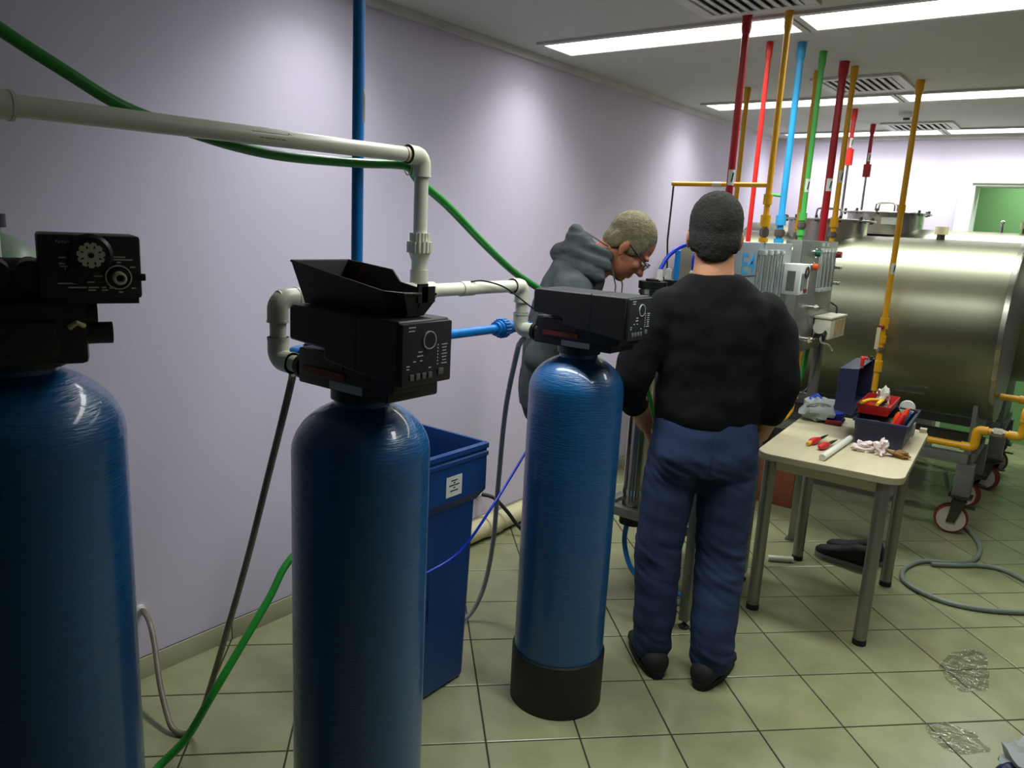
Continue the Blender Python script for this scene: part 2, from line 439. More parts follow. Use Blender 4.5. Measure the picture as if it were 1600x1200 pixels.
# lamp of the passage behind the doorway
t = thing('ceiling_light_offscreen', 'white ceiling light panel in the green passage beyond the doorway', 'ceiling light', (2.3, 7.45, HC - .05), 'ceiling light panels')
obj('diffuser', G().bx(1.7, 2.9, 7.35, 7.55, HC - .06, HC - .0505), 'lamp_glow', t, None)
panel_lamp(t, 1.19, .19, WATT * .8, -.0115, '_offscreen')
obj('frame', G().bx(1.66, 2.94, 7.31, 7.34, HC - .062, HC - .0505).bx(1.66, 2.94, 7.56, 7.59, HC - .062, HC - .0505), 'lamp_frame', t, None)
for (x0, x1, ya, yb, lb) in GRILLES:
    t = thing('ceiling_grille', lb, 'air grille', ((x0 + x1) / 2, (ya + yb) / 2, HC), 'ceiling grilles')
    fw = GFW; z0 = HC - .014
    g = G(); g.bx(x0, x1, ya, ya + fw, z0, HC - .0003, .003).bx(x0, x1, yb - fw, yb, z0, HC - .0003, .003).bx(x0, x0 + fw, ya + fw, yb - fw, z0, HC - .0003).bx(x1 - fw, x1, ya + fw, yb - fw, z0, HC - .0003)
    obj('grille_frame', g, 'vent_white', t)
    q = [(x0 + fw + .0005, ya + fw + .0005), (x1 - fw - .0005, ya + fw + .0005), (x1 - fw - .0005, yb - fw - .0005), (x0 + fw + .0005, yb - fw - .0005)]
    obj('grille_duct', G().add([(a, b, HC) for a, b in q] + [(a, b, HC + .118) for a, b in q], [(0, 1, 5, 4), (1, 2, 6, 5), (2, 3, 7, 6), (3, 0, 4, 7), (4, 5, 6, 7)]), 'duct_grey', t, None)
    n = 9; sm_ = None
    for k in range(n):
        xx = x0 + fw + (x1 - x0 - 2 * fw) * (k + .5) / n
        if sm_ is None:
            s_ = obj('slat', G().box(t.location, (.034, yb - ya - 2 * fw, .003), 0, 0, Matrix.Rotation(.30, 3, 'Y')), 'vent_white', t, None); sm_ = s_.data
        else:
            s_ = bpy.data.objects.new('slat', sm_); COL.objects.link(s_); s_.parent = t
        s_.location = V((xx, (ya + yb) / 2, HC - .0115)) - t.location
t = thing('smoke_detector', 'small white round detector on ceiling between the grilles', 'detector', (1.278, 5.709, HC))
obj('body', G().lathe([(.05, 0), (.05, -.018), (.038, -.034)], (1.278, 5.709, HC - .0004), seg=24), 'vent_white', t)
obj('sensor', G().lathe([(.022, -.03), (.02, -.046)], (1.278, 5.709, HC), seg=16), 'vent_dark', t)

# ------------------------------------------------------------------ blue filter columns
def tank_profile(r, zn, zb=.02, rn=.062):
    """vertical fibreglass vessel: rounded foot, straight wall, domed shoulder, neck"""
    pr = [(.02, zb)]
    for k in range(1, 9):
        a = PI / 2 * k / 8; pr.append((r * math.sin(a), zb + .09 * (1 - math.cos(a))))
    sh = zn - .015 - r * .78
    for k in range(1, 24): pr.append((r, zb + .09 + (sh - zb - .09) * k / 23))
    for k in range(1, 17):
        a = PI / 2 * k / 16
        rr = r * math.cos(a); zz = sh + r * .78 * math.sin(a)
        if rr < rn: break
        pr.append((rr, zz))
    pr += [(rn, pr[-1][1] + .004), (rn, zn)]
    return pr
def column(label, x, y, r, zn):
    t = thing('filter_column', label, 'water filter', (x, y, 0), 'blue filter columns')
    obj('tank_shell', G().lathe(tank_profile(r, zn), (x, y, 0), seg=64), 'frp_blue', t, 50)
    b = [(r * .55, 0.0), (r + .006, 0.0), (r + .007, .19), (r + .002, .196)]
    obj('boot', G().lathe(b, (x, y, 0), seg=64, cap=False), 'boot_black', t, 40)
    return t
R0 = .1557
def softener_valve(t, x, y, zn, tray=False):
    """flat electronic control head; display looks along +X, ports at -X"""
    b = G(); b.lathe([(.07, zn - .012), (.07, zn + .02), (.058, zn + .03)], (x, y, 0), seg=32)
    b.bx(x - .13, x + .16, y - .075, y + .075, zn + .012, zn + .045, .006)
    b.bx(x - .10, x + .20, y - .098, y + .03, zn + .04, zn + .10, .008)
    b.bx(x - .135, x + .0, y - .06, y + .06, zn + .03, zn + .10, .008)
    vb = obj('valve_body', b, 'valve_body_black', t)
    for s in (-1, 1):
        obj('port', G().cyl((x - .16, y + s * .045, zn + .042), (x - .10, y + s * .045, zn + .042), .025).cyl((x - .15, y + s * .045, zn + .042), (x - .138, y + s * .045, zn + .042), .03), 'valve_body_black', vb)
        obj('bolt', G().cyl((x - .12, y + s * .062, zn + .075), (x - .12, y + s * .067, zn + .075), .012, 12).cyl((x + .04, y + s * .062, zn + .075), (x + .04, y + s * .1, zn + .075), .01, 12), 'panel_black', vb)
    obj('retaining_clip', G().bx(x - .075, x + .055, y - .1035, y - .0985, zn + .048, zn + .062), 'red_clip', vb, None)
    obj('rating_plate', G().bx(x - .02, x + .085, y - .0775, y - .0755, zn + .016, zn + .034), 'silver_label', vb, None)
    c = G(); prof = [(x - .115, zn + .115), (x - .115, zn + .185), (x - .105, zn + .192), (x + .222, zn + .192), (x + .222, zn + .060), (x - .0, zn + .085), (x - .0, zn + .108)]
    n = len(prof); vs = [(p[0], y - .11, p[1]) for p in prof] + [(p[0], y + .036, p[1]) for p in prof]
    c.add(vs, [tuple(range(n)), tuple(range(n, 2 * n))[::-1]] + [(i, (i + 1) % n, n + (i + 1) % n, n + i) for i in range(n)])
    cv = obj('valve_cover', c, 'valve_black', t)
    bv = cv.modifiers.new('b', 'BEVEL'); bv.width = .005; bv.segments = 2; bv.limit_method = 'ANGLE'
    obj('seam', G().bx(x + .098, x + .100, y - .1108, y + .0368, zn + .078, zn + .1925), 'valve_black', cv, None)
    # display face
    xf = x + .2225
    p = obj('display_panel', G().bx(xf, xf + .010, y - .108, y + .034, zn + .062, zn + .188, .005), 'panel_black', t)
    xs = xf + .0101; Z = zn + .06
    def yy(a): return y - .106 + .138 * a
    obj('dial', G().lathe([(.0, 0), (.014, 0), (.0165, .003), (.0185, .003), (.0185, .0)], (xs, yy(.52), zn + .152), 'X', 28), 'dial_ring', p)
    obj('dial_face', G().lathe([(.001, .0032), (.0155, .0032)], (xs, yy(.52), zn + .152), 'X', 24, False), 'panel_black', p)
    for k in range(4):
        obj('button', G().box((xs + .001, yy(.17 + .125 * k), zn + .081), (.003, .011, .0125), 0, .001), 'button_grey', p)
    obj('button', G().box((xs + .001, yy(.77), zn + .085), (.003, .015, .013), 0, .001), 'button_grey', p)
    pr = G()
    for (a, z, wd) in ((.10, .180, .03), (.10, .173, .026), (.30, .130, .018), (.28, .122, .026), (.20, .112, .012), (.34, .112, .01), (.07, .104, .014), (.07, .098, .012), (.52, .096, .012)):
        pr.box((xs, yy(a) + wd * .32, zn + z), (.0006, wd * .64, .0024))
    for k in range(7):
        pr.box((xs, yy(.71), zn + .140 - .0065 * k), (.0006, .003, .003)); pr.box((xs, yy(.85), zn + .140 - .0065 * k), (.0006, .017 - .003 * (k % 3), .002))
    obj('panel_print', pr, 'panel_print', p, None)
T2 = (1.184, 1.143); T3 = (1.149, 2.101); ZN = 1.25
t2 = column('blue fibreglass filter column under a black open tray', T2[0], T2[1], R0, ZN); softener_valve(t2, T2[0], T2[1], ZN)
t3 = column('blue fibreglass filter column with black boot beside the standing man', T3[0], T3[1], R0, ZN); softener_valve(t3, T3[0], T3[1], ZN)

# column 1: older valve with knobs
X1, Y1, Z1 = 1.10, .483, 1.392
t1 = column('blue fibreglass filter column whose black valve has two pale knobs', X1, Y1, R0, Z1)
V1A = -.36; V1R = Matrix.Rotation(V1A, 3, 'Z'); V1O = V((X1, Y1, 0))
def robj(name, g, m, parent, angle=35):
    return obj(name, G().add([V1R @ (V(v) - V1O) + V1O for v in g.v], g.f), m, parent, angle)
b = G(); b.lathe([(.075, Z1 - .015), (.075, Z1 + .03), (.06, Z1 + .04)], (X1, Y1, 0), seg=32)
b.bx(X1 - .06, X1 + .115, Y1 - .16, Y1 + .10, Z1 + .0, Z1 + .095, .01)
b.bx(X1 - .05, X1 + .135, Y1 - .12, Y1 + .06, Z1 + .012, Z1 + .07, .012)
b.bx(X1 - .05, X1 + .10, Y1 - .16, Y1 + .09, Z1 + .055, Z1 + .085, .006)
b.bx(X1 - .10, X1 + .06, Y1 - .08, Y1 + .05, Z1 + .08, Z1 + .14, .01)
for k in range(5): b.cyl((X1 + .0 + .0, Y1 - .15 + k * .045, Z1 + .135), (X1 + .105, Y1 - .15 + k * .045, Z1 + .135), .021, 18)
b.cyl((X1 + .02, Y1 - .17, Z1 + .12), (X1 + .02, Y1 + .06, Z1 + .12), .035, 20)
b.cyl((X1 + .08, Y1 + .06, Z1 + .075), (X1 + .08, Y1 + .115, Z1 + .075), .024, 20)
b.cyl((X1 + .09, Y1 + .05, Z1 + .045), (X1 + .09, Y1 + .135, Z1 + .045), .017, 18)
b.cyl((X1 + .09, Y1 + .05, Z1 + .095), (X1 + .09, Y1 + .10, Z1 + .095), .019, 18)
b.tube([(X1 + .07, Y1 + .06, Z1 + .035), (X1 + .085, Y1 + .10, Z1 + .038), (X1 + .09, Y1 + .13, Z1 + .05)], .012, 10)
vb = robj('valve_body', b, 'valve_body_black', t1)
robj('screw', G().lathe([(.0, 0), (.008, 0), (.009, .003), (.013, .003), (.013, 0)], (X1 + .1205, Y1 - .085, Z1 + .062), 'X', 20), 'panel_black', vb)
robj('clamp', G().tube([(X1 + .12, Y1 + .075, Z1 + .058), (X1 + .125, Y1 + .085, Z1 + .066), (X1 + .12, Y1 + .095, Z1 + .06)], .004, 8), 'glue', vb)
YD = Y1 + .035
xf = X1 + .105
pp = robj('display_panel', G().bx(xf - .075, xf + .02, YD + .005, YD + .142, Z1 + .102, Z1 + .197, .006).bx(xf - .06, xf + .016, YD + .04, YD + .137, Z1 + .094, Z1 + .103), 'panel_black', t1)
xs = xf + .0202
ky, kz = YD + .073, Z1 + .168
kn = robj('knob', G().lathe([(.0, .0), (.031, .0), (.031, .006), (.026, .012)], (xs, ky, kz), 'X', 36), 'valve_body_black', pp)
g = G(); nn = 44; ring = []
for k in range(nn):
    a = 2 * PI * k / nn; rr = .0185 if (k % 4) in (0, 1, 2) else .0155; ring.append((ky + rr * math.cos(a), kz + rr * math.sin(a)))
vs = [(xs + .012, p[0], p[1]) for p in ring] + [(xs + .022, p[0], p[1]) for p in ring]
g.add(vs, [tuple(range(nn)), tuple(range(nn, 2 * nn))] + [(i, (i + 1) % nn, nn + (i + 1) % nn, nn + i) for i in range(nn)])
robj('knob_wheel', g, 'knob_white', kn)
robj('knob_hub', G().cyl((xs + .0221, ky, kz), (xs + .0232, ky, kz), .004, 14), 'valve_body_black', kn)
pr = G()
for k in range(8):
    a = 2 * PI * (k + .5) / 8; pr.box((xs + .0222, ky + .0125 * math.cos(a), kz + .0125 * math.sin(a)), (.0006, .004, .0022), rot=Matrix.Rotation(a, 3, 'X'))
robj('knob_print', pr, 'ink', kn, None)
ky2, kz2 = YD + .109, Z1 + .135
k2 = robj('knob', G().lathe([(.012, 0), (.0175, 0), (.0185, .004), (.0185, .009), (.0165, .009), (.0155, .001)], (xs, ky2, kz2), 'X', 32, False), 'knob_white', pp)
robj('knob_core', G().lathe([(0, 0), (.0155, 0), (.014, .012), (.0, .012)], (xs, ky2, kz2), 'X', 24), 'valve_body_black', k2)
robj('knob_button', G().lathe([(.0095, .010), (.0095, .03), (.007, .031), (.005, .028), (.005, .02)], (xs, ky2, kz2), 'X', 28, False), 'knob_white', k2)
robj('pointer', G().bx(xs, xs + .006, ky2 + .006, ky2 + .038, kz2 - .0055, kz2 + .0055, .002), 'valve_body_black', k2)
robj('knob', G().lathe([(0, 0), (.0135, 0), (.012, .014), (0, .014)], (xs, YD + .052, Z1 + .138), 'X', 24), 'valve_body_black', pp)
robj('lettering', text_geo('Performa  Filter', .0062, (xs, YD + .029, Z1 + .184), (0, 1, 0), (0, 0, 1), .0002), 'panel_print', pp, None)
pr = G()
for (a, z, wd) in ((.032, .163, .009), (.032, .154, .008), (.033, .150, .010), (.066, .142, .017), (.076, .136, .012), (.029, .125, .025), (.067, .127, .01), (.042, .119, .024), (.068, .119, .014),
                   (.068, .115, .010), (.086, .119, .006), (.086, .115, .008), (.096, .165, .024), (.100, .161, .03), (.108, .157, .006), (.126, .150, .007), (.096, .118, .005), (.109, .112, .006), (.127, .118, .006)):
    pr.box((xs, YD + a + wd / 2, Z1 + z), (.0006, wd, .0022))
for (ya, za, yb, zb) in ((.042, .163, .049, .155), (.052, .150, .058, .152), (.040, .148, .039, .138), (.039, .138, .041, .131)):
    pr.tube([(xs, YD + ya, Z1 + za), (xs, YD + yb, Z1 + zb)], .0006, 6)
robj('panel_print', pr, 'panel_print', pp, None)

# ------------------------------------------------------------------ open black cover lying on column 2
def tray():
    t = thing('valve_cover_tray', 'black plastic valve cover turned upside down on a filter column', 'plastic cover', (1.22, 1.13, 1.4435))
    z0 = 1.4440; x0, x1, y0, y1 = 1.062, 1.385, 1.045, 1.205; ye = 1.158
    th = .003
    def wall(pts_lo, pts_hi, n):   # thick quad strip
        g = G(); k = len(pts_lo); nv = V(n) * th
        vs = [V(p) for p in pts_lo] + [V(p) for p in pts_hi]; vs += [v + nv for v in vs]
        fs = []
        for i in range(k - 1):
            fs += [(i, i + 1, k + i + 1, k + i), (2 * k + i, 3 * k + i, 3 * k + i + 1, 2 * k + i + 1), (i, 2 * k + i, 2 * k + i + 1, i + 1), (k + i, k + i + 1, 3 * k + i + 1, 3 * k + i)]
        fs += [(0, k, 3 * k, 2 * k), (k - 1, 3 * k - 1, 4 * k - 1, 2 * k - 1)]
        return g.add(vs, fs)
    ins = .022
    fl_ = [(x0 + .02, y0 + ins), (x1 - .04, y0 + ins), (x1 - .012, y0 + ins + .02), (x1 - .012, ye - ins), (x0 + .02, y1 - ins)]
    obj('floor_plate', G().prism(fl_, z0, z0 + .004), 'valve_black', t)
    hl, hr = .090, .050
    near_lo = [(x0 + .018, y0 + ins, z0 + .001), (x0 + .06, y0 + ins, z0), (x1 - .04, y0 + ins, z0)]
    near_hi = [(x0, y0, z0 + hl), (x0 + .06, y0, z0 + hl - .008), (x1 - .035, y0, z0 + hr)]
    obj('side_wall', wall(near_lo, near_hi, (0, 1, 0)), 'valve_black', t)
    # far wall: high at the back, stepping down
    far_lo = [(x0 + .018, y1 - ins, z0), (x0 + .17, y1 - ins - .02, z0), (x0 + .20, y1 - ins - .024, z0), (x1 - .012, ye - ins, z0)]
    far_hi = [(x0, y1, z0 + hl), (x0 + .17, y1 - .022, z0 + hl - .010), (x0 + .20, y1 - .027, z0 + .056), (x1, ye, z0 + .044)]
    obj('side_wall', wall(far_lo, far_hi, (0, -1, 0)), 'valve_black', t)
    obj('end_wall', wall([(x0 + .018, y0 + ins, z0), (x0 + .018, y1 - ins, z0)], [(x0, y0, z0 + hl), (x0, y1, z0 + hl)], (1, 0, 0)), 'valve_black', t)
    obj('end_wall', wall([(x1 - .04, y0 + ins, z0), (x1 - .012, y0 + ins + .025, z0), (x1 - .012, y0 + .07, z0)], [(x1 - .035, y0, z0 + hr), (x1, y0 + .022, z0 + .048), (x1, y0 + .07, z0 + .046)], (-1, 0, 0)), 'valve_black', t)
    obj('end_wall', wall([(x1 - .012, y0 + .07, z0), (x1 - .012, ye - ins, z0)], [(x1 - .002, y0 + .07, z0 + .030), (x1 - .002, ye, z0 + .030)], (-1, 0, 0)), 'valve_black', t)
    obj('lug', G().bx(x1 - .004, x1, y0 + .062, y0 + .09, z0 + .028, z0 + .066), 'valve_black', t)
    obj('lug', G().bx(x1 - .004, x1, ye - .04, ye - .002, z0 + .028, z0 + .060), 'valve_black', t)
    g = G(); g.tube([near_hi[0], near_hi[1], near_hi[2]], .0028, 8); g.tube([far_hi[0], far_hi[1], far_hi[2], far_hi[3]], .0028, 8); g.tube([near_hi[0], far_hi[0]], .0028, 8); g.tube([near_hi[2], (x1, y0 + .022, z0 + .048), (x1, y0 + .07, z0 + .046)], .0028, 8)
    obj('rim', g, 'valve_black', t)
    obj('inner_label', G().bx(x0 + .055, x0 + .105, y1 - .0165, y1 - .0155, z0 + .052, z0 + .078), 'brown_board', t, None)
tray()

# ------------------------------------------------------------------ rigid pipework
def arc(c, a, b, r, n=8):
    """quarter bend at corner c from direction a (unit, towards incoming) to b"""
    c, a, b = V(c), V(a), V(b); o = c + a * r + b * r
    return [o - b * r * math.cos(PI / 2 * k / n) - a * r * math.sin(PI / 2 * k / n) for k in range(n + 1)]
def elbow(parent, c, a, b, r, m, name='elbow', L=.055):
    c, a, b = V(c), V(a), V(b); rb = r * 1.28; br = rb * 1.05
    pts = [c + a * L] + arc(c, a, b, br) + [c + b * L]
    return obj(name, G().tube(pts, rb, 20).cyl(c + a * (L - .006), c + a * L, rb * 1.05).cyl(c + b * (L - .006), c + b * L, rb * 1.05), m, parent, 50)
def sock(parent, a, b, r, m, name='coupling', seg=20): return obj(name, G().cyl(a, b, r, seg), m, parent)
def ribbed(a, b, r, n=18):
    """hexagon-like ribbed union nut along a-b"""
    a, b = V(a), V(b); t = (b - a).normalized(); u = t.cross(V((.3, .5, .8))).normalized(); v = t.cross(u)
    g = G(); k2 = n * 4; vs = []
    for p in (a, b):
        for k in range(k2):
            an = 2 * PI * k / k2; rr = r if k % 4 < 2 else r * .92
            vs.append(p + (u * math.cos(an) + v * math.sin(an)) * rr)
    return g.add(vs, [tuple(range(k2))[::-1], tuple(range(k2, 2 * k2))] + [(k, (k + 1) % k2, k2 + (k + 1) % k2, k2 + k) for k in range(k2)])
WX = .94; WR = .0195
wp = thing('white_pipe_line', 'white plastic pipe line with elbows linking the three filter columns', 'pipe', (WX, 1.3, 1.29))
def wseg(a, b): return obj('pipe', G().cyl(a, b, WR), 'pvc_white', wp)
wseg((WX, .513, 1.44), (WX, .513, 1.79)); wseg((WX, .513, 1.79), (WX, 1.566, 1.803)); wseg((WX, 1.566, 1.80), (WX, 1.566, 1.44))
wseg((WX, 1.098, 1.437), (WX, 2.056, 1.437)); wseg((WX, 1.098, 1.437), (WX, 1.098, 1.292)); wseg((WX, 2.056, 1.437), (WX, 2.056, 1.292))
wseg((WX, 1.098, 1.292), (T2[0] - .15, 1.098, 1.292)); wseg((WX, 2.056, 1.292), (T3[0] - .15, 2.056, 1.292)); wseg((WX, .513, 1.44), (X1 - .07, .49, 1.44))
elbow(wp, (WX, .513, 1.79), (0, 0, -1), (0, 1, 0), WR, 'pvc_fitting'); elbow(wp, (WX, 1.566, 1.803), (0, -1, 0), (0, 0, -1), WR, 'pvc_fitting')
elbow(wp, (WX, .513, 1.44), (0, 0, 1), V((.13, -.04, 0)).normalized(), WR, 'pvc_fitting')
for ya, yd in ((1.098, 1), (2.056, -1)):
    elbow(wp, (WX, ya, 1.437), (0, yd, 0), (0, 0, -1), WR, 'pvc_fitting'); elbow(wp, (WX, ya, 1.292), (0, 0, 1), (1, 0, 0), WR, 'pvc_fitting')
obj('tee', G().cyl((WX, 1.51, 1.437), (WX, 1.622, 1.437), .0255).cyl((WX, 1.566, 1.437), (WX, 1.566, 1.497), .0255), 'pvc_fitting', wp)
sock(wp, (WX, 1.745, 1.437), (WX, 1.80, 1.437), .0225, 'pvc_fitting')
obj('union_nut', ribbed((WX, 1.566, 1.544), (WX, 1.566, 1.574), .036), 'pvc_fitting', wp, 30)
obj('union_nut', ribbed((WX, 1.566, 1.575), (WX, 1.566, 1.598), .0285), 'pvc_fitting', wp, 30)
obj('union_cone', G().lathe([(.030, 1.543), (.022, 1.52), (.022, 1.495)], (WX, 1.566, 0), seg=24), 'pvc_fitting', wp)
obj('glue_ring', G().cyl((WX, 1.509, 1.8022), (WX, 1.5115, 1.8022), .0222).cyl((WX, 1.497, 1.802), (WX, 1.499, 1.802), .0208), 'brown_board', wp)
# flow arrow on the long pipe
def pipe_arrow(parent, axis_o, along, up, out, r, L, m, printm, wrap=1.0, head=.25):
    al, upv, ou = V(along).normalized(), V(up).normalized(), V(out).normalized(); O = V(axis_o)
    def at(s, a, e=.0008): return O + al * s + (ou * math.cos(a) + upv * math.sin(a)) * (r + e)
    g = G(); n = 6; cols = [(0, .72), (L * (1 - head), .72), (L * (1 - head) + .0005, 1.0), (L, .02)]
    vs = []
    for (s, hw) in cols:
        for k in range(n + 1): vs.append(at(s, (-hw + 2 * hw * k / n) * wrap))
    fs = []
    for i in range(len(cols) - 1):
        for k in range(n): a = i * (n + 1) + k; fs.append((a, a + 1, a + n + 2, a + n + 1))
    g.add(vs, fs); o = obj('flow_arrow', g, m, parent, 180)
    if printm:
        q = G(); 
        for hw in (-.72, .72): q.tube([at(0, hw * wrap, .0012), at(L * (1 - head), hw * wrap, .0012)], .0006, 5)
        for hw in (-1, 1): q.tube([at(L * (1 - head), .72 * hw * wrap, .0012), at(L * (1 - head), hw * wrap, .0012), at(L * (1 - head / 2), hw * .5 * wrap, .0012), at(L, 0, .0012)], .0006, 5)
        for (a, b) in ((.16, .24), (.27, .48), (.51, .58), (.60, .70)): q.tube([at(L * a, .02, .0012), at(L * b, .02, .0012)], .0014, 5)
        obj('arrow_print', q, printm, o, None)
pipe_arrow(wp, (WX, 1.033, 1.7965), (0, 1, .0128), V((.25, 0, .97)), V((.86, -.45, -.2)), WR, .125, 'sticker', 'ink', .8)

BX = .87; BR = .0155
bp_ = thing('blue_pipe_line', 'bright blue pipe rising to ceiling behind the filter columns', 'pipe', (BX, 1.40, 1.285))
def bseg(a, b): return obj('pipe', G().cyl(a, b, BR), 'pvc_blue', bp_)
BZ = 1.287
bseg((BX, 1.40, BZ), (BX, 1.40, HC - .001)); bseg((BX, 1.188, BZ), (BX, 2.146, BZ)); bseg((BX, 1.188, BZ), (T2[0] - .15, 1.188, 1.292)); bseg((BX, 2.146, BZ), (T3[0] - .15, 2.146, 1.292))
elbow(bp_, (BX, 1.188, BZ), (0, 1, 0), (1, 0, 0), BR, 'pvc_blue', L=.045); elbow(bp_, (BX, 2.146, BZ), (0, -1, 0), (1, 0, 0), BR, 'pvc_blue', L=.045)
obj('tee', G().cyl((BX, 1.355, BZ), (BX, 1.445, BZ), .0205).cyl((BX, 1.40, BZ), (BX, 1.40, BZ + .05), .0205), 'pvc_blue', bp_)
obj('union_nut', ribbed((BX, 2.035, BZ), (BX, 2.06, BZ), .034), 'pvc_blue', bp_, 30)
obj('union_body', G().cyl((BX, 2.01, BZ), (BX, 2.09, BZ), .024).cyl((BX, 2.023, BZ), (BX, 2.034, BZ), .028), 'pvc_blue', bp_)
pipe_arrow(bp_, (BX, 1.40, 1.87), (0, 0, 1), V((.6, .8, 0)), V((.93, .1, .0)), BR, .085, 'sticker', None, .55)
# hoses and leads
def hose(name, label, cat, pts, r, m, n=8, seg=12, parts=None):
    t = obj(name, G().tube(smooth_path(pts, n), r, seg), m, None, 60, base=pts[-1]); tag(t, label, cat); return t
hose('green_hose', 'green garden hose hung from the white pipe elbow, sagging along the lilac wall', 'hose',
     [(.905, .44, 1.99), (.905, .572, 1.916), (.905, .671, 1.867), (.905, .772, 1.821), (.905, .889, 1.794), (.905, 1.021, 1.772), (.905, 1.156, 1.763), (.905, 1.371, 1.768), (.905, 1.50, 1.776), (.905, 1.554, 1.772),
      (.895, 1.60, 1.742), (.88, 1.743, 1.677), (.86, 1.956, 1.56), (.815, 2.17, 1.47), (.80, 2.35, 1.403), (.87, 2.46, 1.33), (.99, 2.55, 1.23), (1.08, 2.62, 1.13), (1.13, 2.70, .95), (1.15, 2.78, .6), (1.2, 2.80, .2), (1.26, 2.76, .013)], .0122, 'hose_green')
obj('cable_tie', G().tube([(.905 + .016 * math.cos(a), 1.548, 1.786 + .034 * math.sin(a)) for a in [2 * PI * k / 16 for k in range(17)]], .0015, 6, False), 'plastic_white', wp)
hose('green_hose', 'green garden hose lying on the floor behind the filter columns', 'hose',
     [(.50, 1.66, .62), (.50, 1.456, .525), (.52, 1.355, .427), (.54, 1.224, .302), (.55, 1.128, .205), (.52, 1.06, .085), (.50, .97, .014), (.60, .86, .0125), (.76, .76, .0125)], .0125, 'hose_green')
dh = hose('drain_hose', 'brownish grey drain hose looping from valve down to wall outlet', 'hose',
     [(.975, 1.112, 1.262), (.955, 1.122, 1.235), (.9, 1.134, 1.124), (.82, 1.148, .958), (.72, 1.156, .719), (.63, 1.159, .511), (.5, 1.157, .205), (.44, 1.14, .05), (.405, 1.12, .0125), (.365, 1.105, .018), (.33, 1.107, .044), (.25, 1.128, .112), (.16, 1.162, .2), (.10, 1.18, .25), (.04, 1.192, .268), (.012, 1.195, .262)], .0092, 'drain_grey')
g = G(); g.cyl((.0005, 1.196, .262), (.012, 1.196, .262), .017).cyl((.011, 1.196, .262), (.03, 1.196, .263), .012)
obj('wall_nozzle', g, 'plastic_white', dh)
hose('grey_drain_hose', 'pale grey flexible hose hanging from elbow of the column beside men', 'hose',
     [(.96, 2.06, 1.264), (.935, 2.07, 1.245), (.9, 2.099, 1.20), (.82, 2.156, .974), (.75, 2.225, .645), (.70, 2.275, .377), (.65, 2.29, .159), (.60, 2.265, .03), (.56, 2.20, .010), (.5, 2.12, .010)], .0095, 'hose_grey')
hose('blue_tube', 'thin deep blue tube running from bin towards the farther column', 'tube',
     [(.862, 1.60, .50), (.868, 1.714, .506), (.90, 1.842, .552), (.93, 1.967, .686), (.90, 2.20, .837), (.93, 2.33, 1.0), (1.0, 2.31, 1.2), (1.02, 2.2, 1.275)], .0048, 'tube_blue')
hose('black_lead', 'thin black cable from white pipe to the farther valve', 'cable',
     [(.951, 1.78, 1.459), (.962, 1.83, 1.460), (.98, 1.914, 1.438), (1.02, 1.985, 1.385), (1.04, 2.02, 1.36)], .0026, 'cable_black')

# ------------------------------------------------------------------ blue bin behind column 2
t = thing('brine_bin', 'tall blue plastic bin with small white label behind filter column', 'bin', (.67, 1.79, 0))
def frus(x0, x1, y0, y1, z0, z1, tp, g):   # tapered box: tp = inset at the bottom
    vs = [(x0 + tp, y0 + tp, z0), (x1 - tp, y0 + tp, z0), (x1 - tp, y1 - tp, z0), (x0 + tp, y1 - tp, z0), (x0, y0, z1), (x1, y0, z1), (x1, y1, z1), (x0, y1, z1)]
    return g.add(vs, [(3, 2, 1, 0), (0, 1, 5, 4), (1, 2, 6, 5), (2, 3, 7, 6), (3, 0, 4, 7)])
bx0, bx1, by0, by1 = .52, .848, 1.63, 1.975
g = frus(bx0, bx1, by0, by1, 0.001, .70, .014, G())
o = obj('body', g, 'bin_blue', t); m_ = o.modifiers.new('b', 'BEVEL'); m_.width = .018; m_.segments = 3; m_.limit_method = 'ANGLE'
e = .026
g = G(); vs = []
for (q, z) in ((0, .688), (e - .004, .725), (e - .004, .845), (e, .85), (e, .862), (e - .005, .866), (e - .005, .872), (e, .876), (e, .892), (e - .006, .897), (e - .014, .896), (e - .018, .86), (e - .020, .72), (.0 - .01, .70)):
    vs.append([(bx0 - q, by0 - q, z), (bx1 + q, by0 - q, z), (bx1 + q, by1 + q, z), (bx0 - q, by1 + q, z)])
flat = [p for r_ in vs for p in r_]; fs = []
for i in range(len(vs) - 1):
    for k in range(4): fs.append((i * 4 + k, i * 4 + (k + 1) % 4, (i + 1) * 4 + (k + 1) % 4, (i + 1) * 4 + k))
g.add(flat, fs); o = obj('rim', g, 'bin_blue', t, 30)
obj('inner_floor', G().bx(bx0 + .01, bx1 - .01, by0 + .01, by1 - .01, .55, .56), 'bin_blue', t, None)
obj('front_recess', G().bx(bx1 - .0075, bx1 - .0035, by0 + .12, by0 + .124, .30, .66), 'bin_blue', t, None)
lab = obj('label', G().bx(bx1 + e - .0035, bx1 + e - .0025, 1.79, 1.868, .742, .812), 'sticker', t, None)
pr = G()
for (z, wd) in ((.797, .032), (.789, .008), (.781, .05), (.772, .009), (.762, .038)): pr.box((bx1 + e - .0022, 1.829, z), (.0006, wd, .0035))
obj('label_print', pr, 'ink', lab, None)

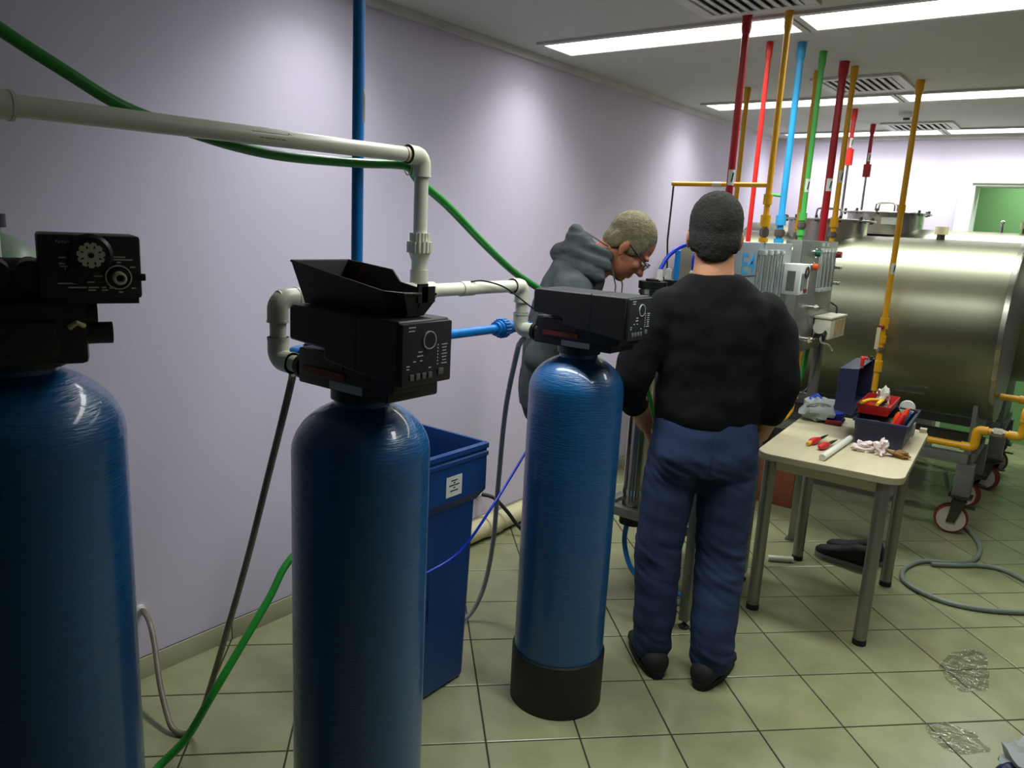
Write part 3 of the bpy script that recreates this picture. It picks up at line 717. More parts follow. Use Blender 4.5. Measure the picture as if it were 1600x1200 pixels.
# ------------------------------------------------------------------ drain pipe along the foot of the wall
t = thing('drain_pipe', 'cream drain pipe lying on floor along the lilac wall', 'pipe', (.085, 3.2, 0))
obj('pipe', G().cyl((.085, 2.5, .058), (.085, 3.9, .058), .052, 28), 'drain_cream', t)
obj('collar', G().cyl((.085, 2.98, .060), (.085, 3.08, .060), .0595, 28).cyl((.085, 3.075, .060), (.085, 3.09, .060), .0605, 28), 'drain_cream', t)
obj('collar', G().cyl((.085, 3.62, .060), (.085, 3.68, .060), .0595, 28), 'drain_cream', t)
o = hose('outlet_hose', 'dark hose leaving the wall above the cream drain pipe', 'hose',
     [(.005, 3.02, .212), (.04, 3.03, .215), (.09, 3.06, .20), (.15, 3.10, .13), (.20, 3.13, .06), (.26, 3.16, .0125), (.36, 3.18, .011), (.5, 3.22, .011)], .0105, 'cable_black')
obj('wall_nozzle', G().cyl((.0005, 3.02, .212), (.014, 3.02, .212), .018).cyl((.012, 3.02, .212), (.03, 3.026, .213), .0135), 'plastic_white', o)

# pale vessel standing behind column 1
t = thing('pale_vessel', 'pale green translucent upright vessel behind the column with knobs', 'vessel', (.46, .685, 0))
pr_ = [(.10, 0.0005), (.115, .02), (.115, 1.42)] + [(.115 * math.cos(a), 1.42 + .14 * math.sin(a)) for a in [PI / 2 * k / 10 for k in range(1, 10)]] + [(.02, 1.56), (.02, 1.575)]
obj('shell', G().lathe(pr_, (.46, .685, 0), seg=40), 'jug', t)
obj('cap', G().cyl((.46, .685, 1.57), (.46, .685, 1.60), .03, 24), 'valve_black', t)

# ------------------------------------------------------------------ reverse osmosis skid
t = thing('filtration_skid', 'steel filtration skid with upright membrane housings in front of men', 'filter unit', (1.1, 3.15, 0))
for (x, y) in ((1.297, 2.852), (1.305, 3.481), (.872, 2.852), (.872, 3.481)):
    top = 1.0 if x > 1 else .5
    lg = obj('leg', G().bx(x - .02, x + .02, y - .02, y + .02, .035, top, .002), 'leg_grey', t)
    obj('foot', G().lathe([(.022, 0.0005), (.024, .006), (.012, .016), (.008, .018), (.008, .036)], (x, y, 0), seg=20), 'rubber', lg)
BZ_ = .43
for yy in (2.852, 3.481): obj('beam', G().bx(.872, 1.30, yy - .0195, yy + .0195, BZ_ - .02, BZ_ + .02, .002), 'leg_grey', t)
for xx in (.872, 1.30): obj('beam', G().bx(xx - .0195, xx + .0195, 2.87, 3.46, BZ_ - .02, BZ_ + .02, .002), 'leg_grey', t)
obj('shelf', G().bx(.89, 1.28, 2.89, 3.46, BZ_ - .004, BZ_ + .001), 'steel_panel', t, None)
def housing(x, y, r, z0, z1):
    h = obj('membrane_housing', G().cyl((x, y, z0), (x, y, z1), r, 32), 'steel_vert', t)
    obj('end_cap', G().cyl((x, y, z0 - .04), (x, y, z0), r + .006, 32), 'valve_body_black', h)
    obj('end_cap', G().cyl((x, y, z1), (x, y, z1 + .03), r + .008, 32).cyl((x, y, z1 + .028), (x, y, z1 + .04), r * .6, 24), 'valve_body_black', h)
    obj('clamp_band', G().cyl((x, y, z0 + .10), (x, y, z0 + .125), r + .004, 32), 'chrome', h)
    obj('clamp_band', G().cyl((x, y, z1 - .02), (x, y, z1 - .005), r + .006, 32), 'chrome', h)
    return h
housing(.975, 2.925, .052, .40, 1.40); housing(1.10, 3.06, .050, .40, 1.40); housing(.93, 3.12, .05, .40, 1.40)
for (x, y) in ((1.0, 2.93), (.985, 3.04), (1.09, 3.05), (1.11, 3.08)):
    f = obj('push_fitting', G().cyl((x, y, 1.44), (x, y, 1.475), .013, 16).cyl((x, y, 1.472), (x, y, 1.482), .010, 16), 'plastic_white', t)
    obj('nut', G().cyl((x, y, 1.436), (x, y, 1.446), .016, 8), 'plastic_white', f)
obj('tube', G().tube(smooth_path([(1.09, 3.05, 1.48), (1.09, 3.05, 1.54), (1.10, 3.08, 1.57), (1.12, 3.14, 1.575)]), .0065, 12), 'tube_blue', t)
obj('tube', G().tube(smooth_path([(1.0, 2.93, 1.48), (1.02, 2.96, 1.54), (1.06, 3.02, 1.585), (1.10, 3.08, 1.575)]), .0085, 12), 'tube_blue', t)
obj('tube', G().tube(smooth_path([(1.12, 3.09, 1.575), (1.16, 3.12, 1.56), (1.19, 3.14, 1.5), (1.20, 3.15, 1.38)]), .0065, 12), 'tube_blue', t)
obj('tube', G().cyl((1.045, 2.99, 1.44), (1.045, 2.99, 1.56), .012, 14), 'pvc_blue', t)
obj('tube_elbow', G().cyl((1.095, 3.06, 1.555), (1.095, 3.06, 1.60), .0135, 14).cyl((1.095, 3.06, 1.586), (1.14, 3.09, 1.586), .012, 14), 'plastic_white', t)
obj('pump_head', G().box((1.17, 3.22, 1.47), (.16, .12, .12), .3, .02).cyl((1.10, 3.2, 1.50), (1.2, 3.26, 1.61), .03), 'valve_black', t)
obj('hose', G().tube(smooth_path([(.95, 2.93, .36), (.945, 2.93, .25), (.99, 2.94, .13), (1.09, 2.96, .075), (1.2, 3.0, .06), (1.28, 3.1, .07)]), .0115, 12), 'pvc_blue', t)
obj('hose', G().tube(smooth_path([(1.0, 2.95, .36), (1.005, 2.96, .25), (1.04, 2.98, .195), (1.09, 3.0, .22), (1.13, 3.03, .30), (1.16, 3.05, .40)]), .0115, 12), 'pvc_blue', t)
# panel E4 of the skid
PX = 1.375
cb = obj('control_panel', G().bx(1.225, PX, 2.765, 3.42, .98, 1.612, .004), 'grey_panel', t)
for (yy, zz) in ((2.80, 1.592), (3.40, 1.592)): obj('panel_bolt', G().cyl((PX, yy, zz), (PX + .006, yy, zz), .007, 10), 'chrome', cb)
obj('panel_lettering', text_geo('E4', .112, (PX + .0006, 2.842, 1.494), (0, 1, 0), (0, 0, 1), .0005, .135, .0012), 'letter_blue', cb, None)
obj('panel_line', G().bx(PX, PX + .001, 2.82, 3.0, 1.482, 1.486), 'ink', cb, None)
def rotameters(parent, xf, y0, dy, n, zt, zb, r):
    for k in range(n):
        yy = y0 + dy * k
        m1 = obj('flow_meter', G().bx(xf + .008, xf + .020, yy - r, yy + r, zb + .02, zt - .02, .002), 'clear_tube', parent, None)
        obj('meter_block', G().bx(xf + .0005, xf + .024, yy - r * 1.3, yy + r * 1.3, zt - .02, zt, .003), 'acrylic', m1)
        obj('meter_block', G().bx(xf + .0005, xf + .024, yy - r * 1.3, yy + r * 1.3, zb, zb + .02, .003), 'acrylic', m1)
        obj('scale', G().bx(xf + .0005, xf + .003, yy - r * .8, yy + r * .8, zb + .022, zt - .022), 'sticker', m1, None)
        obj('float_rod', G().cyl((xf + .0215, yy, zb + .02), (xf + .0215, yy, zt - .02), .0012, 6), 'steel_dark', m1)
rotameters(cb, PX, 3.03, .07, 4, 1.585, 1.33, .015)
bxx = obj('controller_box', G().bx(PX + .001, PX + .075, 3.33, 3.46, 1.40, 1.53, .005), 'box_white', cb)
obj('window', G().bx(PX + .0752, PX + .077, 3.35, 3.43, 1.42, 1.49), 'window_grey', bxx, None)
obj('window', G().bx(PX + .02, PX + .055, 3.3285, 3.3298, 1.415, 1.50), 'window_grey', bxx, None)
obj('dial', G().lathe([(.014, 0), (.026, 0), (.026, .003), (.014, .003)], (PX + .0775, 3.41, 1.495), 'X', 24, False), 'ink', bxx)
obj('switch', G().bx(PX + .0755, PX + .082, 3.395, 3.425, 1.408, 1.424), 'button_red', bxx)

# ------------------------------------------------------------------ second cabinet and dosing pump
t = thing('control_cabinet', 'steel control cabinet with clear flow meters and coloured buttons', 'control panel', (1.36, 3.9, 0))
QX = 1.36
cc = obj('cabinet_body', G().bx(1.285, QX, 3.60, 4.19, 1.10, 1.628, .004), 'steel_panel', t)
obj('cabinet_post', G().bx(1.316, 1.358, 4.140, 4.184, .012, 1.10, .002), 'leg_grey', t)
obj('cabinet_foot', G().bx(1.303, 1.371, 4.135, 4.20, 0.0005, .012), 'leg_grey', t)
obj('rail', G().bx(1.0, 1.316, 4.15, 4.175, .80, .83), 'leg_grey', t)
obj('cabinet_edge', G().bx(QX, QX + .002, 3.615, 3.62, 1.11, 1.62), 'steel_panel', t, None)
rotameters(t, QX, 3.90, .062, 4, 1.595, 1.385, .013)
def button(yy, zz, m): 
    b = obj('button', G().lathe([(0, .0), (.022, .0), (.022, .008), (.0, .008)], (QX + .0005, yy, zz), 'X', 20), 'chrome', t)
    obj('button_cap', G().lathe([(0, .0), (.017, .0), (.016, .022), (.0, .022)], (QX + .009, yy, zz), 'X', 20), m, b)
button(3.80, 1.572, 'button_green'); button(4.165, 1.565, 'button_red'); button(3.785, 1.508, 'button_orange')
for (yy, zz) in ((4.165, 1.50), (4.165, 1.42)): obj('needle_valve', G().cyl((QX + .0005, yy, zz), (QX + .04, yy, zz), .008, 12).cyl((QX + .03, yy - .015, zz), (QX + .03, yy + .015, zz), .006, 10), 'chrome', t)
for (yy, zz) in ((3.80, 1.316), (3.765, 1.165)):
    v_ = obj('sample_valve', G().cyl((QX + .0005, yy, zz), (QX + .055, yy, zz), .011, 14).cyl((QX + .035, yy, zz), (QX + .047, yy, zz), .017, 6), 'chrome', t)
    obj('lever', G().bx(QX + .048, QX + .056, yy + .02, yy + .09, zz - .005, zz + .005, .002), 'chrome', v_)
for yy in (3.93, 4.01): obj('tag_plate', G().bx(QX + .0005, QX + .003, yy - .018, yy + .018, 1.603, 1.621), 'sticker', t, None)
obj('side_label', G().bx(1.30, 1.335, 4.1902, 4.1915, 1.3, 1.36), 'sticker', t, None)
p_ = thing('dosing_pump', 'small cream dosing pump with white knob mounted below cabinet meters', 'pump', (1.42, 4.02, 1.13))
obj('pump_body', G().bx(QX + .004, QX + .085, 3.93, 4.20, 1.155, 1.255, .006), 'pump_cream', p_)
obj('pump_lid', G().bx(QX + .002, QX + .09, 3.925, 4.205, 1.2555, 1.266, .003), 'pump_cream', p_)
obj('pump_label', G().bx(QX + .0852, QX + .0865, 4.0, 4.19, 1.17, 1.245), 'pump_label', p_, None)
obj('knob', G().lathe([(0, -.001), (.016, -.001), (.030, -.05), (0, -.05)], (QX + .045, 3.93, 1.215), 'Y', 24), 'knob_white', p_)
obj('pump_head', G().cyl((QX + .045, 3.93, 1.185), (QX + .045, 3.90, 1.165), .028, 20), 'valve_black', p_)
obj('bracket', G().bx(QX + .0005, QX + .07, 3.935, 4.15, 1.148, 1.1545), 'chrome', p_)
obj('tube', G().tube(smooth_path([(QX + .05, 3.905, 1.185), (QX + .06, 3.89, 1.145), (QX + .085, 3.93, 1.13), (QX + .095, 3.98, 1.10)]), .005, 10), 'clear_tube', p_)
obj('lead', G().tube(smooth_path([(QX + .05, 3.92, 1.155), (QX + .05, 3.90, 1.05), (QX + .045, 3.86, .95), (QX + .035, 3.78, .905), (QX + .0, 3.64, .895), (QX - .034, 3.50, .905)]), .004, 8), 'cable_black', p_)
obj('plug_lead', G().tube(smooth_path([(QX + .04, 4.18, 1.265), (QX + .03, 4.2, 1.30), (QX - .01, 4.21, 1.32)]), .005, 8), 'cable_black', p_)

# ------------------------------------------------------------------ steel tanks
def cart(t, x0, x1, yc, r, zc, spread):
    bz = .42
    for yy in (yc - spread, yc + spread):
        obj('rail', G().bx(x0 + .1, x1 - .08, yy - .03, yy + .03, bz, bz + .06, .003), 'grey_paint', t)
    for xx in (x0 + .25, x1 - .085):
        obj('cross_beam', G().bx(xx - .03, xx + .03, yc - spread + .031, yc + spread - .031, bz, bz + .06, .003), 'grey_paint', t)
        # saddle: plate cut to the curve of the shell
        poly = []; n = 14
        for k in range(n + 1):
            a = PI + PI * (.27 + .46 * k / n); poly.append((yc + (r + .001) * math.cos(a), zc + (r + .001) * math.sin(a)))
        poly += [(yc + spread, bz + .06), (yc - spread, bz + .06)]
        m = len(poly); vs = [(xx - .012, p[0], p[1]) for p in poly] + [(xx + .012, p[0], p[1]) for p in poly]
        obj('saddle', G().add(vs, [tuple(range(m)), tuple(range(m, 2 * m))[::-1]] + [(i, (i + 1) % m, m + (i + 1) % m, m + i) for i in range(m)]), 'grey_paint', t, None)
        for yy in (yc - spread, yc + spread):
            obj('leg', G().bx(xx - .045, xx + .045, yy - .045, yy + .045, .235, bz, .003), 'grey_paint', t)
            c = obj('caster', G().bx(xx - .06, xx + .06, yy - .055, yy + .055, .226, .235).lathe([(.03, .2), (.03, .226)], (xx, yy, 0), seg=16), 'steel_dark', t)
            ang = random.uniform(-.5, .5); R = Matrix.Rotation(ang, 3, 'Z'); ctr = V((xx, yy, .09)) + R @ V((-.03, 0, 0))
            obj('wheel', G().add([ctr + R @ (V(v)) for v in G().lathe([(.03, -.022), (.078, -.022), (.078, .022), (.03, .022)], (0, 0, 0), 'Y', 28).v], G().lathe([(.03, -.022), (.078, -.022), (.078, .022), (.03, .022)], (0, 0, 0), 'Y', 28).f), 'wheel_cream', c)
            lw = G().lathe([(.076, -.024), (.086, -.020), (.0895, 0), (.086, .020), (.076, .024)], (0, 0, 0), 'Y', 28, False)
            obj('tyre', G().add([ctr + R @ V(v) for v in lw.v], lw.f), 'wheel_red', c)
            f = G()
            for s in (-1, 1):
                f.add([V((xx, yy, .09)) + R @ V(q) for q in ((-.055, s * .028, -.02), (-.01, s * .028, -.02), (.035, s * .028, .12), (-.035, s * .028, .12), (-.055, s * .033, -.02), (-.01, s * .033, -.02), (.035, s * .033, .12), (-.035, s * .033, .12))],
                      [(0, 1, 2, 3), (7, 6, 5, 4), (0, 4, 5, 1), (1, 5, 6, 2), (2, 6, 7, 3), (3, 7, 4, 0)])
            f.add([V((xx, yy, .09)) + R @ V(q) for q in ((-.035, -.033, .11), (.035, -.033, .11), (.035, .033, .11), (-.035, .033, .11), (-.035, -.033, .118), (.035, -.033, .118), (.035, .033, .118), (-.035, .033, .118))], [(3, 2, 1, 0), (4, 5, 6, 7), (0, 1, 5, 4), (1, 2, 6, 5), (2, 3, 7, 6), (3, 0, 4, 7)])
            f.cyl(ctr + R @ V((0, -.036, 0)), ctr + R @ V((0, .036, 0)), .009, 12)
            obj('fork', f, 'steel_dark', c, None)
            obj('brake_pedal', G().box(V((xx, yy, .175)) + R @ V((.05, 0, -.01)), (.06, .03, .008), ang), 'steel_dark', c)
def steel_tank(label, x0, x1, yc, zc, r, hx, hr, lz, handle=True):
    t = thing('steel_tank', label, 'tank', ((x0 + x1) / 2, yc, 0), 'horizontal steel tanks')
    pr = [(.03, x0 - .07), (r * .5, x0 - .052), (r * .8, x0 - .026), (r * .95, x0 - .008), (r, x0 + .01)] + [(r, x0 + (x1 - x0) * k / 10) for k in range(1, 10)] + [(r, x1 - .006), (r * .995, x1), (r * .98, x1 + .001), (r * .8, x1 + .006), (r * .5, x1 + .012), (.03, x1 + .015)]
    obj('shell', G().lathe(pr, (0, yc, zc), 'X', 96), 'steel', t, 40)
    obj('end_ring', G().lathe([(r + .0005, x1 - .03), (r + .005, x1 - .028), (r + .005, x1 - .004), (r + .0005, x1 - .002)], (0, yc, zc), 'X', 96, False), 'steel_vert', t)
    h = obj('hatch_collar', G().lathe([(hr * .84, zc + r * .9), (hr * .84, lz - .012)], (hx, yc, 0), seg=48), 'steel_vert', t)
    lid = obj('hatch_lid', G().lathe([(hr, lz - .012), (hr, lz - .004), (hr * .97, lz), (hr * .6, lz + .006), (.02, lz + .008)], (hx, yc, 0), seg=48), 'steel_vert', t)
    for k in range(12):
        a = 2 * PI * k / 12; obj('bolt', G().cyl((hx + hr * .93 * math.cos(a), yc + hr * .93 * math.sin(a), lz - .02), (hx + hr * .93 * math.cos(a), yc + hr * .93 * math.sin(a), lz + .018), .009, 8), 'steel_dark', lid)
    if handle:
        for dy in (-.05, .05):
            obj('handle', G().tube(smooth_path([(hx - .065, yc + dy, lz), (hx - .063, yc + dy, lz + .05), (hx - .045, yc + dy, lz + .065), (hx + .045, yc + dy, lz + .065), (hx + .063, yc + dy, lz + .05), (hx + .065, yc + dy, lz)], 5), .006, 10), 'chrome', lid)
    return t, h
tA, hA = steel_tank('brushed steel horizontal tank on casters, behind the tool table', .16, 2.105, 5.25, 1.16, .513, 1.0, .285, 1.765)
cart(tA, .16, 2.105, 5.25, .513, 1.16, .29)
tB, hB = steel_tank('brushed steel horizontal tank beside the doorway wall, higher hatch with label', .12, 2.42, 6.33, 1.245, .50, 1.105, .31, 1.855)
cart(tB, .12, 2.16, 6.33, .50, 1.245, .27)
obj('hatch_label', G().box((1.185, 6.33 - .2525, 1.79), (.10, .004, .05), .31), 'sticker', hB, None)
def vent_cap(t, x, y, z):
    v_ = obj('vent_cap', G().cyl((x, y, z), (x, y, z + .045), .022, 16), 'steel_dark', t)
    obj('cap_top', G().cyl((x, y, z + .04), (x, y, z + .085), .036, 20), 'drain_cream', v_)
vent_cap(tA, 1.665, 5.2, 1.66); vent_cap(tB, 2.0, 6.3, 1.735)
obj('air_cock', G().cyl((1.86, 6.3, 1.735), (1.86, 6.3, 1.80), .010, 12).ell((1.86, 6.3, 1.81), .016, 12, 8), 'chrome', tB)
obj('gauge_bracket', G().bx(1.61, 1.77, 4.83, 4.90, .803, .810), 'chrome', tA)
# outlet with yellow line to the right of tank A
yo = thing('yellow_outlet_line', 'yellow pipe with elbows running under the steel tank to its outlet', 'pipe', (2.1, 4.65, .5))
YR = .018
pts = [(1.545, 4.62, .60), (2.07, 4.62, .60), (2.07, 4.62, .695), (2.26, 4.62, .695), (2.26, 4.75, .695)]
ring = []
obj('pipe', G().cyl((1.56, 4.62, .60), (2.07, 4.62, .60), YR), 'pipe_yellow', yo); obj('pipe', G().cyl((2.07, 4.62, .60), (2.07, 4.62, .70), YR), 'pipe_yellow', yo)
obj('pipe', G().cyl((2.07, 4.62, .70), (2.27, 4.62, .70), YR), 'pipe_yellow', yo); obj('pipe', G().cyl((2.27, 4.62, .70), (2.27, 4.62, .83), YR), 'pipe_yellow', yo)
obj('pipe', G().cyl((2.27, 4.62, .83), (2.27, 5.0, .83), YR), 'pipe_yellow', yo); obj('pipe', G().cyl((2.27, 5.0, .83), (2.118, 5.0, .83), YR), 'pipe_yellow', yo)
elbow(yo, (2.07, 4.62, .60), (-1, 0, 0), (0, 0, 1), YR, 'pipe_yellow', L=.06); elbow(yo, (2.07, 4.62, .70), (0, 0, -1), (1, 0, 0), YR, 'pipe_yellow', L=.05)
elbow(yo, (2.27, 4.62, .70), (-1, 0, 0), (0, 0, 1), YR, 'pipe_yellow', L=.06); elbow(yo, (2.27, 4.62, .83), (0, 0, -1), (0, 1, 0), YR, 'pipe_yellow', L=.05); elbow(yo, (2.27, 5.0, .83), (0, -1, 0), (-1, 0, 0), YR, 'pipe_yellow', L=.06)
obj('union', G().cyl((2.145, 4.62, .70), (2.185, 4.62, .70), .025, 8).cyl((2.135, 4.62, .70), (2.195, 4.62, .70), .021), 'union_grey', yo)
obj('union', G().cyl((2.27, 4.72, .83), (2.27, 4.76, .83), .026, 8), 'union_grey', yo)

# ------------------------------------------------------------------ drop pipes from the ceiling
def drop(label, x, y, r, m, z0, steel_from=None, cups=(), metal=(), stickers=(), name='drop_pipe'):
    t = thing(name, label, 'pipe', (x, y, HC), 'coloured drop pipes from the ceiling')
    obj('pipe', G().cyl((x, y, steel_from if steel_from else z0), (x, y, HC - .0005), r, 20), m, t)
    obj('ceiling_socket', G().lathe([(r * 1.05, HC - .075), (r * 1.32, HC - .055), (r * 1.36, HC - .002)], (x, y, 0), seg=24), m, t)
    if steel_from: obj('steel_pipe', G().cyl((x, y, z0), (x, y, steel_from), r * .62, 16), 'chrome', t)
    for (za, zb, k) in cups: obj('coupling', G().cyl((x, y, za), (x, y, zb), r * k, 24), m, t)
    for (za, zb) in metal: obj('union', G().cyl((x, y, za), (x, y, zb), r * 1.7, 8).cyl((x, y, za - .006), (x, y, zb + .006), r * 1.45, 16), 'union_grey', t)
    for z in stickers:
        g = G(); n = 6; vs = []
        for zz in (z - .03, z + .03):
            for k in range(n + 1):
                a = -1.1 + (1.9) * k / n - .75; vs.append((x + (r + .0008) * math.cos(a), y + (r + .0008) * math.sin(a), zz))
        g.add(vs, [(k, k + 1, n + 2 + k, n + 1 + k) for k in range(n)]); o = obj('sticker', g, 'sticker', t, 180)
        a = -.9; obj('sticker_print', G().tube([(x + (r + .0012) * math.cos(a), y + (r + .0012) * math.sin(a), z - .018), (x + (r + .0012) * math.cos(a + .35), y + (r + .0012) * math.sin(a + .35), z + .018)], .003, 5), 'ink', o, None)
    return t
drop('dark red drop pipe passing behind the dark haired man', 1.215, 3.045, .0145, 'pipe_red', 1.613, stickers=(1.86,))
y1_ = drop('yellow drop pipe with side branch above panel', 1.365, 3.075, .0115, 'pipe_yellow', 1.613, cups=((1.76, 1.80, 1.5), (1.675, 1.72, 1.7), (1.615, 1.632, 1.6)), metal=((1.642, 1.662),), stickers=())
obj('branch', G().cyl((.955, 3.075, 1.835), (1.365, 3.075, 1.835), .0095, 16).ell((.955, 3.075, 1.835), .011, 12, 8), 'pipe_yellow', y1_)
obj('branch_sleeve', G().cyl((1.13, 3.075, 1.835), (1.17, 3.075, 1.835), .0105, 16), 'drain_cream', y1_)
obj('branch_riser', G().tube([(.955, 3.075, 1.83), (.95, 3.075, 1.6), (.945, 3.11, 1.45)], .004, 10), 'steel_dark', y1_)
drop('bright red slim drop pipe behind the yellow branch pipe', 1.138, 3.516, .011, 'pipe_bright_red', 1.40)
bl = drop('sky blue drop pipe ending in unions on panel', 1.256, 3.37 + .212, .0145, 'pipe_skyblue', 1.40, cups=((1.69, 1.735, 1.55), (1.60, 1.63, 1.5)), metal=((1.645, 1.665),))
obj('green_branch', G().tube([(1.19, 3.56, 2.10), (1.19, 3.56, 1.845), (1.196, 3.56, 1.825), (1.25, 3.58, 1.82)], .0065, 10), 'pipe_green', bl)
drop('light green drop pipe between yellow pipe and red pipe', 1.289, 3.784, .0125, 'pipe_green', 1.629, cups=((1.72, 1.755, 1.5), (1.65, 1.675, 1.5)), metal=((1.688, 1.705),), stickers=(1.88,))
drop('slim yellow drop pipe close behind the light green pipe', 1.14, 4.2, .0105, 'pipe_yellow', 1.4, cups=((1.68, 1.73, 1.5),), metal=((1.64, 1.66),))
drop('thick dark red drop pipe standing on the control cabinet', 1.317, 4.032, .0175, 'pipe_red', 1.629, stickers=(1.90,))
drop('yellow drop pipe standing on the control cabinet', 1.333, 4.16, .0135, 'pipe_yellow', 1.629, cups=((1.70, 1.75, 1.5),), metal=((1.655, 1.672),), stickers=(1.95,))
y3 = drop('long yellow drop pipe with red handled valve before the steel tank', 1.545, 4.62, .0155, 'pipe_yellow', .82, cups=((1.80, 1.84, 1.3), (1.17, 1.23, 1.5), (1.09, 1.13, 1.4), (.93, .99, 1.5)), metal=((1.045, 1.062),), stickers=(1.5,))
obj('valve_handle', G().cyl((1.545, 4.605, 1.18), (1.535, 4.565, 1.18), .012, 12), 'button_red', y3); obj('lever', G().box((1.535, 4.56, 1.12), (.02, .006, .12), 0, .002), 'drain_cream', y3)
obj('tail_pipe', G().cyl((1.545, 4.62, .60), (1.545, 4.62, .83), .006, 12).ell((1.545, 4.62, .60), .0195, 14, 8), 'pipe_yellow', y3)
drop('yellow drop pipe far behind, close to the lilac wall', .657, 4.528, .014, 'pipe_yellow', 1.62, cups=((1.62, 1.66, 1.4),))
drop('bright red drop pipe with steel tail into the nearer hatch', 1.018, 5.461, .0135, 'pipe_bright_red', 1.77, steel_from=2.13, cups=((2.12, 2.22, 1.9),), stickers=(2.26,))
drop('dark red drop pipe with steel tail into the farther hatch', .963, 6.194, .0135, 'pipe_red', 1.862, steel_from=2.10, cups=((2.10, 2.19, 2.0),), stickers=(2.24,))
# lower pipes below the cabinet
t = thing('yellow_riser', 'short yellow pipe rising to the underside of cabinet', 'pipe', (1.33, 3.80, .75))
obj('pipe', G().tube([(1.342, 3.82, 1.0995), (1.342, 3.82, .86), (1.338, 3.812, .80), (1.325, 3.785, .765), (1.305, 3.71, .75), (1.30, 3.50, .75)], .0155), 'pipe_yellow', t); obj('coupling', G().cyl((1.342, 3.82, .86), (1.342, 3.82, .91), .022), 'pipe_yellow', t)
hose('green_riser_tube', 'green tube slanting up beside short yellow pipe under cabinet', 'tube', [(1.24, 3.52, .62), (1.25, 3.66, .64), (1.27, 3.82, .72), (1.315, 3.97, .92), (1.325, 4.02, 1.0995)], .0125, 'hose_green')

# ------------------------------------------------------------------ table
TA = .07
TR = Matrix.Rotation(TA, 3, 'Z'); TO = V((1.66, 3.66, 0))
def tb(x, y, z=0): return TR @ V((x, y, 0)) + TO + V((0, 0, z))
TZ = .74
t = thing('work_table', 'cream work table with rounded corners on grey tubular legs', 'table', tuple(TO))
hx_, hy_, cr = .285, .49, .07
poly = []
for (sx, sy, a0) in ((1, 1, 0), (-1, 1, PI / 2), (-1, -1, PI), (1, -1, 1.5 * PI)):
    for k in range(7):
        a = a0 + PI / 2 * k / 6; p = tb(sx * (hx_ - cr) + cr * math.cos(a), sy * (hy_ - cr) + cr * math.sin(a)); poly.append((p.x, p.y))
tt = obj('table_top', G().prism(poly, TZ - .028, TZ), 'table_top', t, 30)
obj('edge_band', G().prism([((p[0] - TO.x) * 1.003 + TO.x, (p[1] - TO.y) * 1.003 + TO.y) for p in poly], TZ - .026, TZ - .002), 'table_edge', tt, 30)
for p in ((1.456, 3.226), (1.907, 3.235), (1.865, 3.916), (1.44, 3.915)):
    lg = obj('leg', G().cyl((p[0], p[1], .02), (p[0], p[1], TZ - .0281), .0265, 24), 'leg_grey', t)
    obj('foot', G().cyl((p[0], p[1], 0.0005), (p[0], p[1], .025), .0275, 24), 'rubber', lg)
for (a, b) in (((1.456, 3.24), (1.44, 3.90)), ((1.905, 3.25), (1.868, 3.90)), ((1.47, 3.23), (1.89, 3.235)), ((1.455, 3.915), (1.85, 3.915))):
    A, B = V((*a, .685)), V((*b, .685)); d_ = B - A
    obj('apron', G().box((A + B) / 2, (.02, d_.length, .05), math.atan2(-d_.x, d_.y)), 'drain_cream', t, None)
obj('corner_block', G().box(tb(.262, .455, TZ + .009), (.03, .04, .018), TA), 'table_edge', t)

# tool box, long side along the table
bo = V((1.775, 3.84, TZ)); BA = .06; BRt = Matrix.Rotation(BA, 3, 'Z')
def tl(x, y, z=0): return BRt @ V((x, y, 0)) + bo + V((0, 0, z))
def lbox(g, x0, x1, y0, y1, z0, z1, bev=0): return g.box(tl((x0 + x1) / 2, (y0 + y1) / 2, (z0 + z1) / 2), (x1 - x0, y1 - y0, z1 - z0), BA, bev)
t = thing('toolbox', 'open dark blue toolbox with red tray on the table', 'toolbox', tuple(bo))
def open_box(wb, wt, lb, lt, h, th, f):
    """tapered open container; f maps local to world"""
    ring = lambda w_, l_, z: [f(-w_, -l_, z), f(w_, -l_, z), f(w_, l_, z), f(-w_, l_, z)]
    vs = ring(wb, lb, 0) + ring(wt, lt, h) + ring(wt - th, lt - th, h) + ring(wb - th, lb - th, th)
    fs = [(3, 2, 1, 0), (12, 13, 14, 15)]
    for i in range(3):
        for k in range(4): fs.append((i * 4 + k, i * 4 + (k + 1) % 4, (i + 1) * 4 + (k + 1) % 4, (i + 1) * 4 + k))
    return G().add(vs, fs)
obj('box_body', open_box(.095, .108, .195, .21, .118, .005, lambda x, y, z: tl(x, y, z + .0005)), 'tool_blue', t, 30)
g = G(); lbox(g, -.114, -.103, -.216, .216, .108, .12); lbox(g, .103, .114, -.216, .216, .108, .12); lbox(g, -.103, .103, -.216, -.205, .108, .12); lbox(g, -.103, .103, .205, .216, .108, .12)
obj('box_rim', g, 'tool_blue', t, None)
